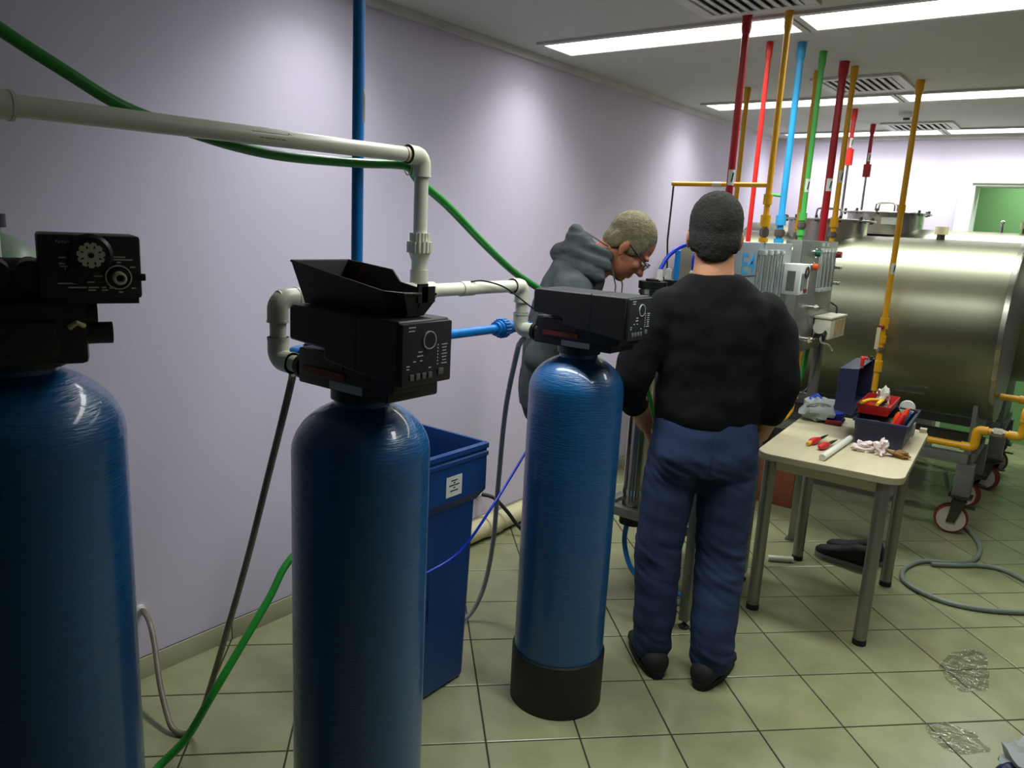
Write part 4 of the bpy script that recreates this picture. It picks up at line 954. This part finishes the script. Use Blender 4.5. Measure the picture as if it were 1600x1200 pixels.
# lid standing open on the wall side, hollow towards the box
def lidf(x, y, z): return tl(-.118 - .085 + z, y, .235 + x)
g = open_box(.098, .108, .195, .21, .085, .006, lambda x, y, z: tl(-.118 - .085 + z, y, .235 + x))
lid = obj('lid', g, 'tool_blue', t, 30); mb = lid.modifiers.new('b', 'BEVEL'); mb.width = .008; mb.segments = 2; mb.limit_method = 'ANGLE'
obj('latch', G().box(tl(-.125, -.11, .355), (.014, .02, .05), BA, .003).box(tl(-.12, -.10, .378), (.03, .02, .012), BA, .003), 'tray_red', lid)
obj('latch', G().box(tl(-.125, .13, .345), (.014, .02, .03), BA, .003), 'tool_black', lid)
obj('side_catch', G().box(tl(.1165, -.02, .07), (.006, .06, .06), BA, .002), 'silver_label', t)
rt = obj('tray', open_box(.062, .07, .15, .158, .045, .004, lambda x, y, z: tl(x - .05, y + .03, z + .128)), 'tray_red', t, 30)
obj('tray_arm', G().box(tl(-.09, -.1, .1055), (.004, .012, .044), BA).box(tl(-.09, .15, .1055), (.004, .012, .044), BA), 'steel_dark', t)
obj('carry_handle', G().tube([tl(.106, .125, .112), tl(.103, .125, .128), tl(.095, .125, .132), tl(.032, .125, .132)], .005, 8), 'tool_black', t)
# tools
def tool(name, label, cat, base): return thing(name, label, cat, tuple(base))
p = tool('pliers', 'yellow handled pliers lying in the red tool tray', 'pliers', tl(-.05, -.02, .165))
obj('handle', G().tube(smooth_path([tl(-.10, -.135, .180), tl(-.08, -.06, .182), tl(-.045, -.005, .178), tl(-.03, .02, .174)]), .008, 10), 'tool_yellow', p)
obj('handle', G().tube(smooth_path([tl(-.035, -.13, .180), tl(-.03, -.06, .184), tl(-.03, -.005, .180), tl(-.035, .02, .174)]), .008, 10), 'tool_yellow', p)
obj('jaw', G().box(tl(-.032, .043, .168), (.03, .05, .014), BA, .004).cyl(tl(-.032, .022, .162), tl(-.032, .022, .182), .012, 12), 'tool_black', p)
p = tool('pipe_cutter', 'yellow and black cutter beside the pliers in tool tray', 'cutter', tl(-.03, .0, .1325))
obj('handle', G().tube(smooth_path([tl(-.095, -.09, .1425), tl(-.075, -.06, .1435), tl(-.05, -.03, .1445)]), .0085, 10), 'tool_yellow', p)
obj('body', G().box(tl(-.03, .0, .1450), (.045, .085, .024), BA + .3, .008), 'tool_black', p)
def crumple(name, label, cat, c, r, m, n=26, amp=.35, seed=0, par=None):
    g = G().ell((0, 0, 0), 1, 22, 14); vs = []
    for v in g.v:
        v = V(v); k = 1 + amp * noise.noise(v * 1.7 + V((seed, 0, 0))) + amp * .6 * noise.noise(v * 4.1 + V((0, seed, 0)))
        q = V((v.x * r[0] * k, v.y * r[1] * k, v.z * r[2] * k)); q.z = max(q.z, -r[2] * .82); vs.append(q)
    zmin = min(v.z for v in vs); g2 = G().add([V(c) + v - V((0, 0, zmin)) for v in vs], g.f)
    o = obj(name, g2, m, par, 45, base=c)
    if par is None: tag(o, label, cat)
    return o
crumple('plastic_bag', 'crumpled clear white plastic bag in red tray', 'plastic bag', tl(-.052, .128, .1322), (.034, .034, .044), 'plastic_white', seed=3, amp=.6)
p = tool('tape_roll', 'white roll of thread tape at the toolbox far end', 'tape', tl(.058, .168, .094))
tr_ = G().lathe([(.012, -.012), (.034, -.012), (.036, 0), (.034, .012), (.012, .012)], (0, 0, 0), 'Y', 24)
obj('roll', G().add([tl(.058, .168, .130) + BRt @ V(v) for v in tr_.v], tr_.f), 'plastic_white', p)
obj('core', G().cyl(tl(.058, .155, .130), tl(.058, .181, .130), .013, 16), 'sticker', p)
for k, (xa, ya, m, lb) in enumerate(((.052, -.11, 'tool_orange', 'orange handled screwdriver standing upright in toolbox corner'), (.082, -.10, 'tool_orange', 'orange red screwdriver leaning on toolbox long side'), (.072, -.14, 'knife_red', 'short red screwdriver near toolbox front corner'), (.085, -.04, 'pvc_blue', 'blue handled screwdriver in the toolbox'))):
    p = tool('screwdriver', lb, 'screwdriver', tl(xa, ya, .05))
    dz = .02 * (k % 2)
    A, B = tl(xa - .02, ya, .075), tl(xa + .006, ya + .01, .155 + dz - .02 * (k == 3))
    obj('handle', G().tube([A, A + (B - A) * .15, A + (B - A) * .8, B], [.008, .0115, .0125, .008], 12), m, p)
    obj('blade', G().cyl(tl(xa - .03, ya - .004, .008), A, .003, 8), 'chrome', p)
for k in range(5):
    a = random.uniform(-.03, .03); yb = -.165 + .03 * k
    p = tool('wrench', ['small steel wrench lying near toolbox front wall', 'steel rod tool across the toolbox bottom', 'thin steel driver bit holder in toolbox', 'black gripped hex key among toolbox tools', 'steel spanner tucked below the red tray'][k], 'hand tool', tl(-.04, yb, .085))
    obj('shaft', G().cyl(tl(-.085, yb, .088 + .004 * k), tl(.0 + .002 * k, yb + a * .4, .098 - .003 * k), .004, 8), 'chrome', p)
    obj('grip', G().cyl(tl(-.085, yb, .088 + .004 * k), tl(-.03, yb + a * .2, .092 + .002 * k), .0075, 10), ('tool_black', 'knife_red', 'tool_black', 'button_red', 'tool_black')[k], p)
crumple('parts_heap', 'dark cable bundle filling bottom of the toolbox', 'cable bundle', tl(-.0, .0, .006), (.08, .16, .045), 'tool_black', seed=8, amp=.3)

# things on the table
def knife(x, y, ang, label, mt, tail):
    t = thing('utility_knife', label, 'knife', (x, y, TZ), 'red handled knives on the table'); d_ = V((math.cos(ang), math.sin(ang), 0)); o_ = V((x, y, TZ + .0165))
    obj('handle', G().tube([o_ - d_ * .045, o_ - d_ * .03, o_ - d_ * .005, o_ + d_ * .03, o_ + d_ * .045], [.006, .015, .016, .012, .008], 14), mt, t)
    obj('blade', G().tube([o_ + d_ * .04, o_ + d_ * .08 + V((0, 0, .004)), o_ + d_ * .125 + V((0, 0, .007))], [.007, .0065, .002], 8), 'tool_black', t)
    if tail: obj('tail', G().tube([o_ - d_ * .04, o_ - d_ * .068 - V((0, 0, .006))], [.008, .009], 10), 'pipe_yellow', t)
knife(1.562, 3.475, 1.40, 'red bulbous handled cutter with yellow tail on table', 'knife_red', True)
knife(1.617, 3.42, 1.40, 'red bulbous handled cutter beside the white tube on table', 'knife_red', False)
o = obj('plastic_tube', G().cyl((1.664, 3.225, TZ + .0145), (1.668, 3.66, TZ + .0145), .014, 20), 'plastic_white', None, base=(1.666, 3.44, TZ)); tag(o, 'short white plastic pipe lying across the table edge', 'pipe')
crumple('tissue', 'crumpled pinkish white tissue before the toolbox', 'tissue', (1.752, 3.53, TZ + .0003), (.043, .032, .022), 'tissue', seed=12, amp=.7)
crumple('tissue', 'peaked white tissue beside brown rag on table', 'tissue', (1.826, 3.512, TZ + .0003), (.025, .026, .034), 'tissue', seed=22, amp=.8)
crumple('brown_rag', 'small brown oily rag at the toolbox corner', 'rag', (1.897, 3.535, TZ + .0003), (.042, .021, .016), 'brown_glove', seed=31, amp=.6)
t = thing('sports_bag', 'grey and blue soft bag slumped behind the toolbox lid', 'bag', (1.44, 4.0, TZ))
crumple('bag_body', '', '', (1.43, 3.99, TZ + .0003), (.085, .10, .062), 'bag_grey', seed=41, amp=.45, par=t)
crumple('bag_end', '', '', (1.50, 4.00, TZ + .0003), (.05, .075, .05), 'bag_blue', seed=43, amp=.4, par=t)
crumple('bag_end', '', '', (1.392, 4.03, TZ + .0003), (.045, .07, .06), 'bag_blue', seed=47, amp=.4, par=t)
obj('strap', G().tube(smooth_path([(1.37, 3.93, TZ + .05), (1.41, 3.90, TZ + .09), (1.46, 3.92, TZ + .10), (1.50, 3.95, TZ + .08), (1.53, 3.98, TZ + .03)]), .007, 8), 'bag_grey', t)
obj('patch', G().box((1.52, 3.93, TZ + .012), (.08, .05, .022), .2, .008), 'bag_red', t)

# under and around the table
def shoe_geo(L, wd, h):
    """low shoe, heel at 0, toe at +L along x"""
    g = G(); secs = []
    for (s, w_, zz) in ((.0, .55, .62), (.06, .8, .98), (.18, .88, 1.0), (.32, .86, .96), (.48, .9, .74), (.66, 1.0, .56), (.82, .98, .46), (.94, .72, .38), (1.0, .35, .26)):
        secs.append((V((s * L, 0, .018 + h * zz / 2)), V((0, 1, 0)), V((0, 0, 1)), wd / 2 * w_, h * zz / 2))
    g.loft(secs, 20, 2.4); return g
def sole_geo(L, wd):
    pts = []
    for k in range(24):
        a = 2 * PI * k / 24; s = .5 - .5 * math.cos(a); w_ = (.78 + .25 * s) * math.sin(a)
        pts.append((s * (L + .012) - .006, math.copysign(abs(w_) ** .7, w_) * wd * .5))
    return G().prism(pts, 0, .024)
def place(g, o, ang):
    R = Matrix.Rotation(ang, 3, 'Z'); return G().add([R @ V(v) + V(o) for v in g.v], g.f)
for (x, y, a, lb) in ((1.775, 4.03, PI - .12, 'black trainer with grey sole under table, laces hanging'), (1.80, 4.147, PI - .12, 'black trainer half hidden behind its pair under table')):
    t = thing('shoe', lb, 'shoe', (x, y, 0), 'pair of trainers under the table')
    obj('upper', place(shoe_geo(.285, .095, .105), (x, y, 0), a), 'shoe_black', t, 60)
    obj('sole', place(sole_geo(.285, .098), (x, y, .0005), a), 'shoe_sole', t, 40)
    R = Matrix.Rotation(a, 3, 'Z')
    for k in range(4): obj('lace', G().tube([R @ V((.10 + .025 * k, -.03, .085 - .008 * k)) + V((x, y, .017)), R @ V((.105 + .025 * k, 0, .112 - .012 * k)) + V((x, y, 0)), R @ V((.10 + .025 * k, .03, .085 - .008 * k)) + V((x, y, 0))], .0028, 6), 'shoe_black', t)
o = obj('pipe_offcut', G().cyl((1.33, 3.785, .0155), (1.435, 3.855, .0155), .015, 18), 'plastic_white', None, base=(1.40, 3.84, 0)); tag(o, 'white plastic pipe offcut lying on floor by table leg', 'pipe')
t = thing('brown_board', 'brown wooden board standing on floor under steel tank', 'board', (1.06, 4.66, 0))
obj('board', G().box((1.06, 4.66, .15), (.22, .02, .298), 0, .004), 'brown_board', t); obj('batten', G().box((1.06, 4.676, .15), (.03, .012, .26), 0, .002), 'brown_board', t)
hose('floor_hose', 'grey green hose curling on floor from tank caster', 'hose',
     [(1.90, 5.16, .30), (1.96, 5.13, .12), (2.03, 5.10, .03), (2.10, 5.0, .0135), (2.17, 4.78, .0125), (2.165, 4.55, .0125), (2.08, 4.43, .0125), (1.96, 4.34, .0125), (1.905, 4.18, .0125), (1.925, 4.02, .0125), (2.02, 3.93, .0125), (2.15, 3.90, .0125), (2.3, 3.95, .0125), (2.48, 4.08, .0125)], .0118, 'hose_floor')
hose('floor_hose', 'grey green hose branching right across the floor tiles', 'hose', [(2.0, 4.33, .0125), (2.065, 4.378, .0125), (2.13, 4.435, .0125), (2.20, 4.50, .0125), (2.31, 4.525, .0125), (2.45, 4.42, .0125), (2.7, 4.25, .0125)], .0118, 'hose_floor')
t = thing('floor_rag_bag', 'crumpled pale grey sack with blue edge on the floor', 'sack', (2.53, 2.74, 0))
crumple('sack', '', '', (2.545, 2.745, 0.001), (.085, .10, .06), 'bag_grey', seed=51, amp=.5, par=t)
crumple('sack_edge', '', '', (2.49, 2.66, 0.001), (.04, .05, .03), 'tool_blue', seed=57, amp=.3, par=t)
# wet patch on the tiles
g = G()
for (cx, cy, rx, ry, sd) in ((2.29, 3.32, .085, .17, 1), (2.32, 2.80, .095, .075, 5)):
    n = 40; ring = []
    for k in range(n):
        a = 2 * PI * k / n; q = 1 + .35 * noise.noise(V((math.cos(a) * 1.6 + sd, math.sin(a) * 1.6, sd)))
        ring.append((cx + rx * q * math.cos(a), cy + ry * q * math.sin(a)))
    g.add([(p[0], p[1], .0012) for p in ring], [tuple(range(n))])
o = obj('water_puddle', g, 'water', None, None)
for p_ in o.data.polygons:
    if p_.normal.z < 0: p_.flip()
tag(o, 'thin shiny water puddle on the floor tiles beside table', 'puddle'); o['kind'] = 'stuff'

# ------------------------------------------------------------------ people
def folds(amp, sc, stretch=(1, 1, 1)):
    def f(co, n):
        q = V((co.x * stretch[0], co.y * stretch[1], co.z * stretch[2])) * sc
        return amp * (noise.noise(q) + .5 * noise.noise(q * 2.3))
    return f
def head_geo(C, X, Y, Z, K=1.0):
    """C centre, X right, Y forward, Z up (unit)"""
    Rm = Matrix((X, Y, Z)).transposed()
    def P(x, y, z): return C + (X * x + Y * y + Z * z) * K
    class GK(G):
        def ell(s, c, r, seg=20, rings=12, rot=None):
            r = (r, r, r) if not isinstance(r, (tuple, list)) else r
            return G.ell(s, c, tuple(q * K for q in r), seg, rings, rot)
    s = GK()
    s.ell(P(0, -.013, .028), (.074, .095, .088), 28, 18, Rm); s.ell(P(0, .03, -.045), (.060, .062, .078), 24, 16, Rm)
    s.ell(P(0, .06, -.098), (.026, .026, .022), 16, 10, Rm); s.ell(P(0, .03, -.085), (.048, .045, .03), 18, 10, Rm)
    s.limb([P(0, .088, .004), P(0, .100, -.02), P(0, .110, -.036)], [.008, .010, .0125]); 
    for k in (-1, 1):
        s.ell(P(k * .010, .100, -.040), .009, 10, 8); s.ell(P(k * .028, .080, .018), (.026, .013, .009), 12, 8, Rm)
        s.ell(P(k * .036, .066, -.028), (.022, .02, .018), 12, 8, Rm)
        s.ell(P(k * .0775, -.012, -.016), (.008, .018, .028), 14, 10, Rm @ Matrix.Rotation(k * .25, 3, 'Z'))
        s.ell(P(k * .0765, -.004, -.040), (.007, .010, .012), 10, 8, Rm)
    s.ell(P(0, .086, -.066), (.024, .010, .006), 12, 8, Rm); s.ell(P(0, .084, -.077), (.020, .010, .007), 12, 8, Rm)
    q = G(); q.v = s.v; q.f = s.f
    return q, P, Rm
def hand_geo(W, D, N, side, curl=.5, s=None):
    """W wrist, D direction of fingers, N palm normal; side +1/-1 sets the thumb side"""
    s = s or G(); D = D.normalized(); N = (N - D * N.dot(D)).normalized(); A = D.cross(N) * side
    Rm = Matrix((A, D, N)).transposed()
    s.ell(W + D * .045, (.040, .050, .016), 16, 10, Rm)
    for k, (off, ln) in enumerate(((-.030, .060), (-.010, .075), (.011, .080), (.031, .070))):
        b = W + D * .082 + A * off; d1 = (D + N * curl * .6).normalized(); d2 = (D + N * curl * 1.8).normalized(); d3 = (D * .4 + N * curl * 2.2).normalized()
        p1 = b + d1 * ln * .45; p2 = p1 + d2 * ln * .33; p3 = p2 + d3 * ln * .25
        s.limb([b - D * .02, b, p1, p2, p3], [.0095, .0092, .0088, .0082, .007], 10)
    b = W + D * .03 + A * .034; d1 = (A * .8 + D * .8 + N * .3).normalized(); d2 = (A * .2 + D * 1 + N * .5).normalized()
    s.limb([b - A * .012, b + d1 * .035, b + d1 * .035 + d2 * .03, b + d1 * .035 + d2 * .052], [.014, .012, .0105, .009], 10)
    return s

# --- standing man, seen from behind
mo = V((1.405, 2.575, 0)); mf = V((-.6, .8, 0)); mr = V((.8, .6, 0)); mz = V((0, 0, 1))
def ML(r, f, z): return mo + mr * r + mf * f + mz * z
t = thing('person', 'man in black sweater and blue jeans standing with back turned', 'person', tuple(mo))
KH = 1.13
def HE(g, P, Rm, x, y, z, r): g.ell(P(x, y, z), tuple(q * KH for q in r), 26, 16, Rm)
HCn = ML(-.022, .035, 1.640)
YW = Matrix.Rotation(-.22, 3, 'Z')
s, P, Rm = head_geo(HCn, YW @ mr, YW @ mf, mz, KH)
s.loft([(ML(-.02, -.015, 1.40), mr, mf, .098, .066), (ML(-.02, -.004, 1.46), mr, mf, .076, .066), (ML(-.022, .006, 1.52), mr, mf, .068, .066), (ML(-.022, .018, 1.60), mr, mf, .064, .066)], 24)
s.limb([ML(0, 0, 1.25), ML(0, 0, 1.0)], [.10, .10])                           # trunk under the clothes
armL = [ML(-.18, 0, 1.355), ML(-.275, -.01, 1.09), ML(-.19, .115, .925)]; armR = [ML(.18, 0, 1.355), ML(.248, -.03, 1.10), ML(.225, .05, .925)]
s.limb([ML(-.05, 0, 1.28)] + armL, [.07, .042, .045, .032]); s.limb([ML(.05, 0, 1.28)] + armR, [.07, .042, .045, .032])
hand_geo(armL[2], V(mf * .5 + mr * .35 - mz * .8), V(mr), 1, .45, s); hand_geo(armR[2], V(mf * .55 - mr * .45 - mz * .7), V(-mr), -1, .45, s)
hipL, kneeL, ankL = ML(-.095, 0, .90), ML(-.118, .01, .475), ML(-.112, -.01, .09); hipR, kneeR, ankR = ML(.10, 0, .90), ML(.112, .0, .475), ML(.095, -.085, .09)
s.limb([ML(0, 0, 1.0), hipL, kneeL, ankL, ankL + V((0, 0, -.05)) + mf * .03], [.11, .08, .05, .036, .034]); s.limb([ML(0, 0, 1.0), hipR, kneeR, ankR, ankR + V((0, 0, -.05)) + mf * .03], [.11, .08, .05, .036, .034])
body = remesh('body', s, 'skin', t, .0055, 5)
h = G(); HE(h, P, Rm, 0, -.020, .036, (.081, .099, .090)); HE(h, P, Rm, 0, -.060, -.018, (.069, .052, .068)); HE(h, P, Rm, 0, -.066, -.056, (.052, .036, .034))
for k in (-1, 1): HE(h, P, Rm, k * .058, -.018, .014, (.022, .055, .055)); HE(h, P, Rm, k * .062, -.052, -.02, (.014, .03, .04))
remesh('hair', h, 'hair_dark', t, .005, 7, folds(.0022, 90))
# sweater
c = G()
c.loft([(ML(.005, .0, .968), mr, mf, .182, .125), (ML(.005, .0, 1.01), mr, mf, .188, .130), (ML(.005, .005, 1.13), mr, mf, .186, .130), (ML(0, .0, 1.27), mr, mf, .198, .128), (ML(0, -.005, 1.37), mr, mf, .200, .114), (ML(-.005, -.012, 1.43), mr, mf, .170, .094), (ML(-.012, -.010, 1.475), mr, mf, .118, .080), (ML(-.018, -.006, 1.502), mr, mf, .088, .072)], 36, 2.4)
c.limb([ML(-.172, -.005, 1.375), ML(-.228, -.008, 1.30), ML(-.274, -.012, 1.12), ML(-.272, .02, 1.06), ML(-.255, .045, 1.025)], [.074, .078, .068, .063, .058])
c.limb([ML(.172, -.005, 1.375), ML(.216, -.008, 1.30), ML(.248, -.018, 1.12), ML(.246, .0, 1.06), ML(.238, .02, 1.02)], [.074, .078, .068, .063, .058])
remesh('sweater', c, 'sweater', t, .008, 5, folds(.010, 7.5, (1, 1, 1.1)))
# jeans
c = G()
c.loft([(ML(.005, .0, 1.01), mr, mf, .176, .118), (ML(.005, -.005, .94), mr, mf, .186, .128), (ML(.005, -.012, .86), mr, mf, .194, .130), (ML(.005, -.005, .79), mr, mf, .188, .118)], 32, 2.6)
for (a, b_, k_, r_, w_) in ((hipL, kneeL, ankL, -1, 1.0), (hipR, kneeR, ankR, 1, 1.08)):
    c.limb([a + V((0, 0, -.06)), a.lerp(b_, .4), b_, b_.lerp(k_, .4), k_ + V((0, 0, .05)), k_ + V((0, 0, .004))], [.100 * w_, .097 * w_, .088 * w_, .083 * w_, .077 * w_, .074 * w_])
    c.ell(ML(r_ * .085, -.055, .875), (.088, .07, .085), 18, 12)
def jf(co, n):
    q = V((co.x * 9, co.y * 9, co.z * 16)); q2 = V((co.x * 14, co.y * 14, co.z * 42 + co.x * 20))
    kn_ = math.exp(-((co.z - .45) / .12) ** 2) + math.exp(-((co.z - .80) / .06) ** 2) + math.exp(-((co.z - .12) / .07) ** 2)
    return .006 * noise.noise(q) + .0065 * kn_ * noise.noise(q2)
jn = remesh('jeans', c, 'jeans', t, .0075, 3, jf)
obj('back_seam', G().tube(smooth_path([ML(.005, -.1395, .97), ML(.005, -.150, .88), ML(.005, -.133, .81)]), .0016, 6), 'jeans', jn)
for (k_, a, nm) in ((ankL, math.atan2(mf.y, mf.x) + .12, 'shoe'), (ankR, math.atan2(mf.y, mf.x) - .62, 'shoe')):
    dv = V((math.cos(a), math.sin(a), 0)); o_ = V((k_.x, k_.y, 0)) - dv * .098
    sh = obj('shoe', place(shoe_geo(.295, .112, .075), o_ + V((0, 0, .0)), a), 'shoe_black', t, 60)
    obj('shoe_sole', place(sole_geo(.295, .112), o_ + V((0, 0, .0005)), a), 'shoe_black', sh, 40)

# --- bending man in the hooded jacket
bo_ = V((.575, 2.80, 0)); bf = V((.86, .51, 0)).normalized(); brr = V((bf.y, -bf.x, 0)); bz_ = V((0, 0, 1))
def BL(r, f, z): return bo_ + brr * r + bf * f + bz_ * z
t = thing('person', 'grey haired man in dark hooded jacket and glasses, bending forward', 'person', tuple(bo_))
tilt = 0.80; KH = 1.12
HY = (bf * math.cos(tilt) - bz_ * math.sin(tilt)).normalized(); HZ = (bf * math.sin(tilt) + bz_ * math.cos(tilt)).normalized()
HC2 = BL(.0, .300, 1.566)
s, P, Rm = head_geo(HC2, brr, HY, HZ, KH)
s.limb([BL(0, .10, 1.42), BL(0, .17, 1.485), P(0, -.03, -.055)], [.080, .072, .068])
s.limb([BL(0, .03, .95), BL(0, .05, 1.2), BL(0, .09, 1.36)], [.11, .11, .09])
aR = [BL(.185, .08, 1.38), BL(.25, -.03, 1.10), BL(.185, .195, 1.0)]; aL = [BL(-.185, .10, 1.38), BL(-.24, .03, 1.12), BL(-.165, .255, 1.18)]
s.limb([BL(.05, .06, 1.30)] + aR, [.07, .045, .042, .030]); s.limb([BL(-.05, .06, 1.30)] + aL, [.07, .045, .042, .030])
hand_geo(aR[2], V(bf * .8 - brr * .4), V(-brr), -1, .5, s); hand_geo(aL[2], V(bf * .8 + brr * .4 + bz_ * .3), V(brr), 1, .5, s)
for k in (-1, 1): s.limb([BL(0, .03, .95), BL(k * .09, .05, .88), BL(k * .10, .08, .47), BL(k * .10, .01, .10), BL(k * .10, .03, .06)], [.11, .08, .05, .037, .034])
remesh('body', s, 'skin_ruddy', t, .0055, 4)
h = G(); HE(h, P, Rm, 0, -.022, .038, (.0805, .097, .089)); HE(h, P, Rm, 0, -.054, -.010, (.067, .050, .070)); HE(h, P, Rm, 0, -.056, -.045, (.054, .036, .036))
for k in (-1, 1): HE(h, P, Rm, k * .058, .0, .022, (.0215, .054, .050)); HE(h, P, Rm, k * .062, -.05, -.01, (.014, .03, .045))
remesh('hair', h, 'hair_grey', t, .005, 7, folds(.002, 90))
g = G()
for k in (-1, 1):
    g.tube([P(k * .079, -.006, .006), P(k * .080, .04, .004), P(k * .070, .098, .002)], .0028, 8)
    ring = [P(k * .034 + .026 * math.cos(a), .106 - .012 * abs(math.cos(a) * (1 if math.cos(a) * k > 0 else 0)), -.004 + .018 * math.sin(a)) for a in [2 * PI * q / 20 for q in range(21)]]
    g.tube(ring, .002, 6, False)
g.tube([P(-.010, .108, .002), P(0, .112, .004), P(.010, .108, .002)], .002, 6)
gl = obj('glasses', g, 'glasses', t, 60)
for k in (-1, 1): obj('lens', G().add([P(k * .034 + .0255 * math.cos(a), .105, -.004 + .0175 * math.sin(a)) for a in [2 * PI * q / 20 for q in range(20)]], [tuple(range(20))]), 'clear_tube', gl, None)
for k in (-1, 1): obj('eye', G().ell(P(k * .032, .083, -.002), (.012, .010, .008), 12, 8, Rm), 'eye', t)
# jacket
c = G()
c.loft([(BL(0, .0, .85), brr, bf, .185, .135), (BL(0, .0, .94), brr, bf, .188, .142), (BL(0, .01, 1.06), brr, bf, .188, .145), (BL(0, .03, 1.20), brr, bf, .20, .150), (BL(0, .055, 1.32), brr, (bf * .95 - bz_ * .3).normalized(), .208, .145), (BL(0, .085, 1.42), brr, (bf * .85 - bz_ * .5).normalized(), .18, .125), (BL(0, .125, 1.485), brr, (bf * .8 - bz_ * .6).normalized(), .12, .10)], 36, 2.3)
for k, A in ((1, aR), (-1, aL)):
    c.limb([BL(k * .14, .07, 1.38), A[0] + V((0, 0, -.02)), A[0].lerp(A[1], .5) + brr * k * .01, A[1], A[1].lerp(A[2], .7)], [.085, .085, .078, .070, .052])
jk = remesh('jacket', c, 'hoodie', t, .008, 4, folds(.008, 10))
# hood lying on the shoulders: thick folds gathered behind the neck
c = G()
def hoodpt(a, rr, dz, df=0): return BL(rr * math.sin(a), .155 + df - rr * .80 * math.cos(a), 1.535 + dz + .040 * math.cos(a))
def foldring(rr, dz, span, r0, r1, df=0, n=16):
    A = [-span + 2 * span * k / n for k in range(n + 1)]
    c.limb([hoodpt(a, rr, dz, df) for a in A], [r0 + r1 * max(0, math.cos(a)) for a in A])
foldring(.108, .012, 2.3, .024, .018); foldring(.128, -.035, 2.1, .028, .020); foldring(.140, -.085, 1.8, .030, .018); foldring(.085, .040, 1.4, .020, .012, -.02)
c.ell(BL(0, .06, 1.52), (.11, .07, .06), 20, 12)
def hf(co, n):
    q = V((co.x * 12, co.y * 12, co.z * 34)); return .006 * noise.noise(q) + .002 * noise.noise(q * 2.1)
remesh('hood', c, 'hoodie', jk, .0055, 3, hf)
rg = [hoodpt(a, .090, .052, .012) for a in [-2.2 + 4.4 * k / 20 for k in range(21)]]
obj('hood_binding', G().tube(rg, .0035, 8), 'hood_lining', jk)
for k, f_ in ((.06, .0), (-.01, .03)): obj('draw_cord', G().tube([BL(k, .235 + f_, 1.47), BL(k, .255 + f_, 1.40), BL(k, .252 + f_, 1.28)], .003, 8), 'hood_lining', jk)
c = G()
c.loft([(BL(0, .0, .95), brr, bf, .16, .12), (BL(0, .0, .86), brr, bf, .17, .13), (BL(0, .01, .79), brr, bf, .165, .115)], 28)
for k in (-1, 1): c.limb([BL(k * .085, .03, .84), BL(k * .095, .06, .65), BL(k * .10, .08, .47), BL(k * .10, .04, .28), BL(k * .10, .01, .09)], [.095, .086, .07, .066, .062])
remesh('trousers', c, 'trousers_dark', t, .009, 4)
for k in (-1, 1):
    a = math.atan2(bf.y, bf.x); o_ = BL(k * .10, -.065, 0)
    sh = obj('shoe', place(shoe_geo(.28, .10, .085), o_, a), 'shoe_black', t, 60); obj('shoe_sole', place(sole_geo(.28, .10), o_ + V((0, 0, .0005)), a), 'shoe_black', sh, 40)
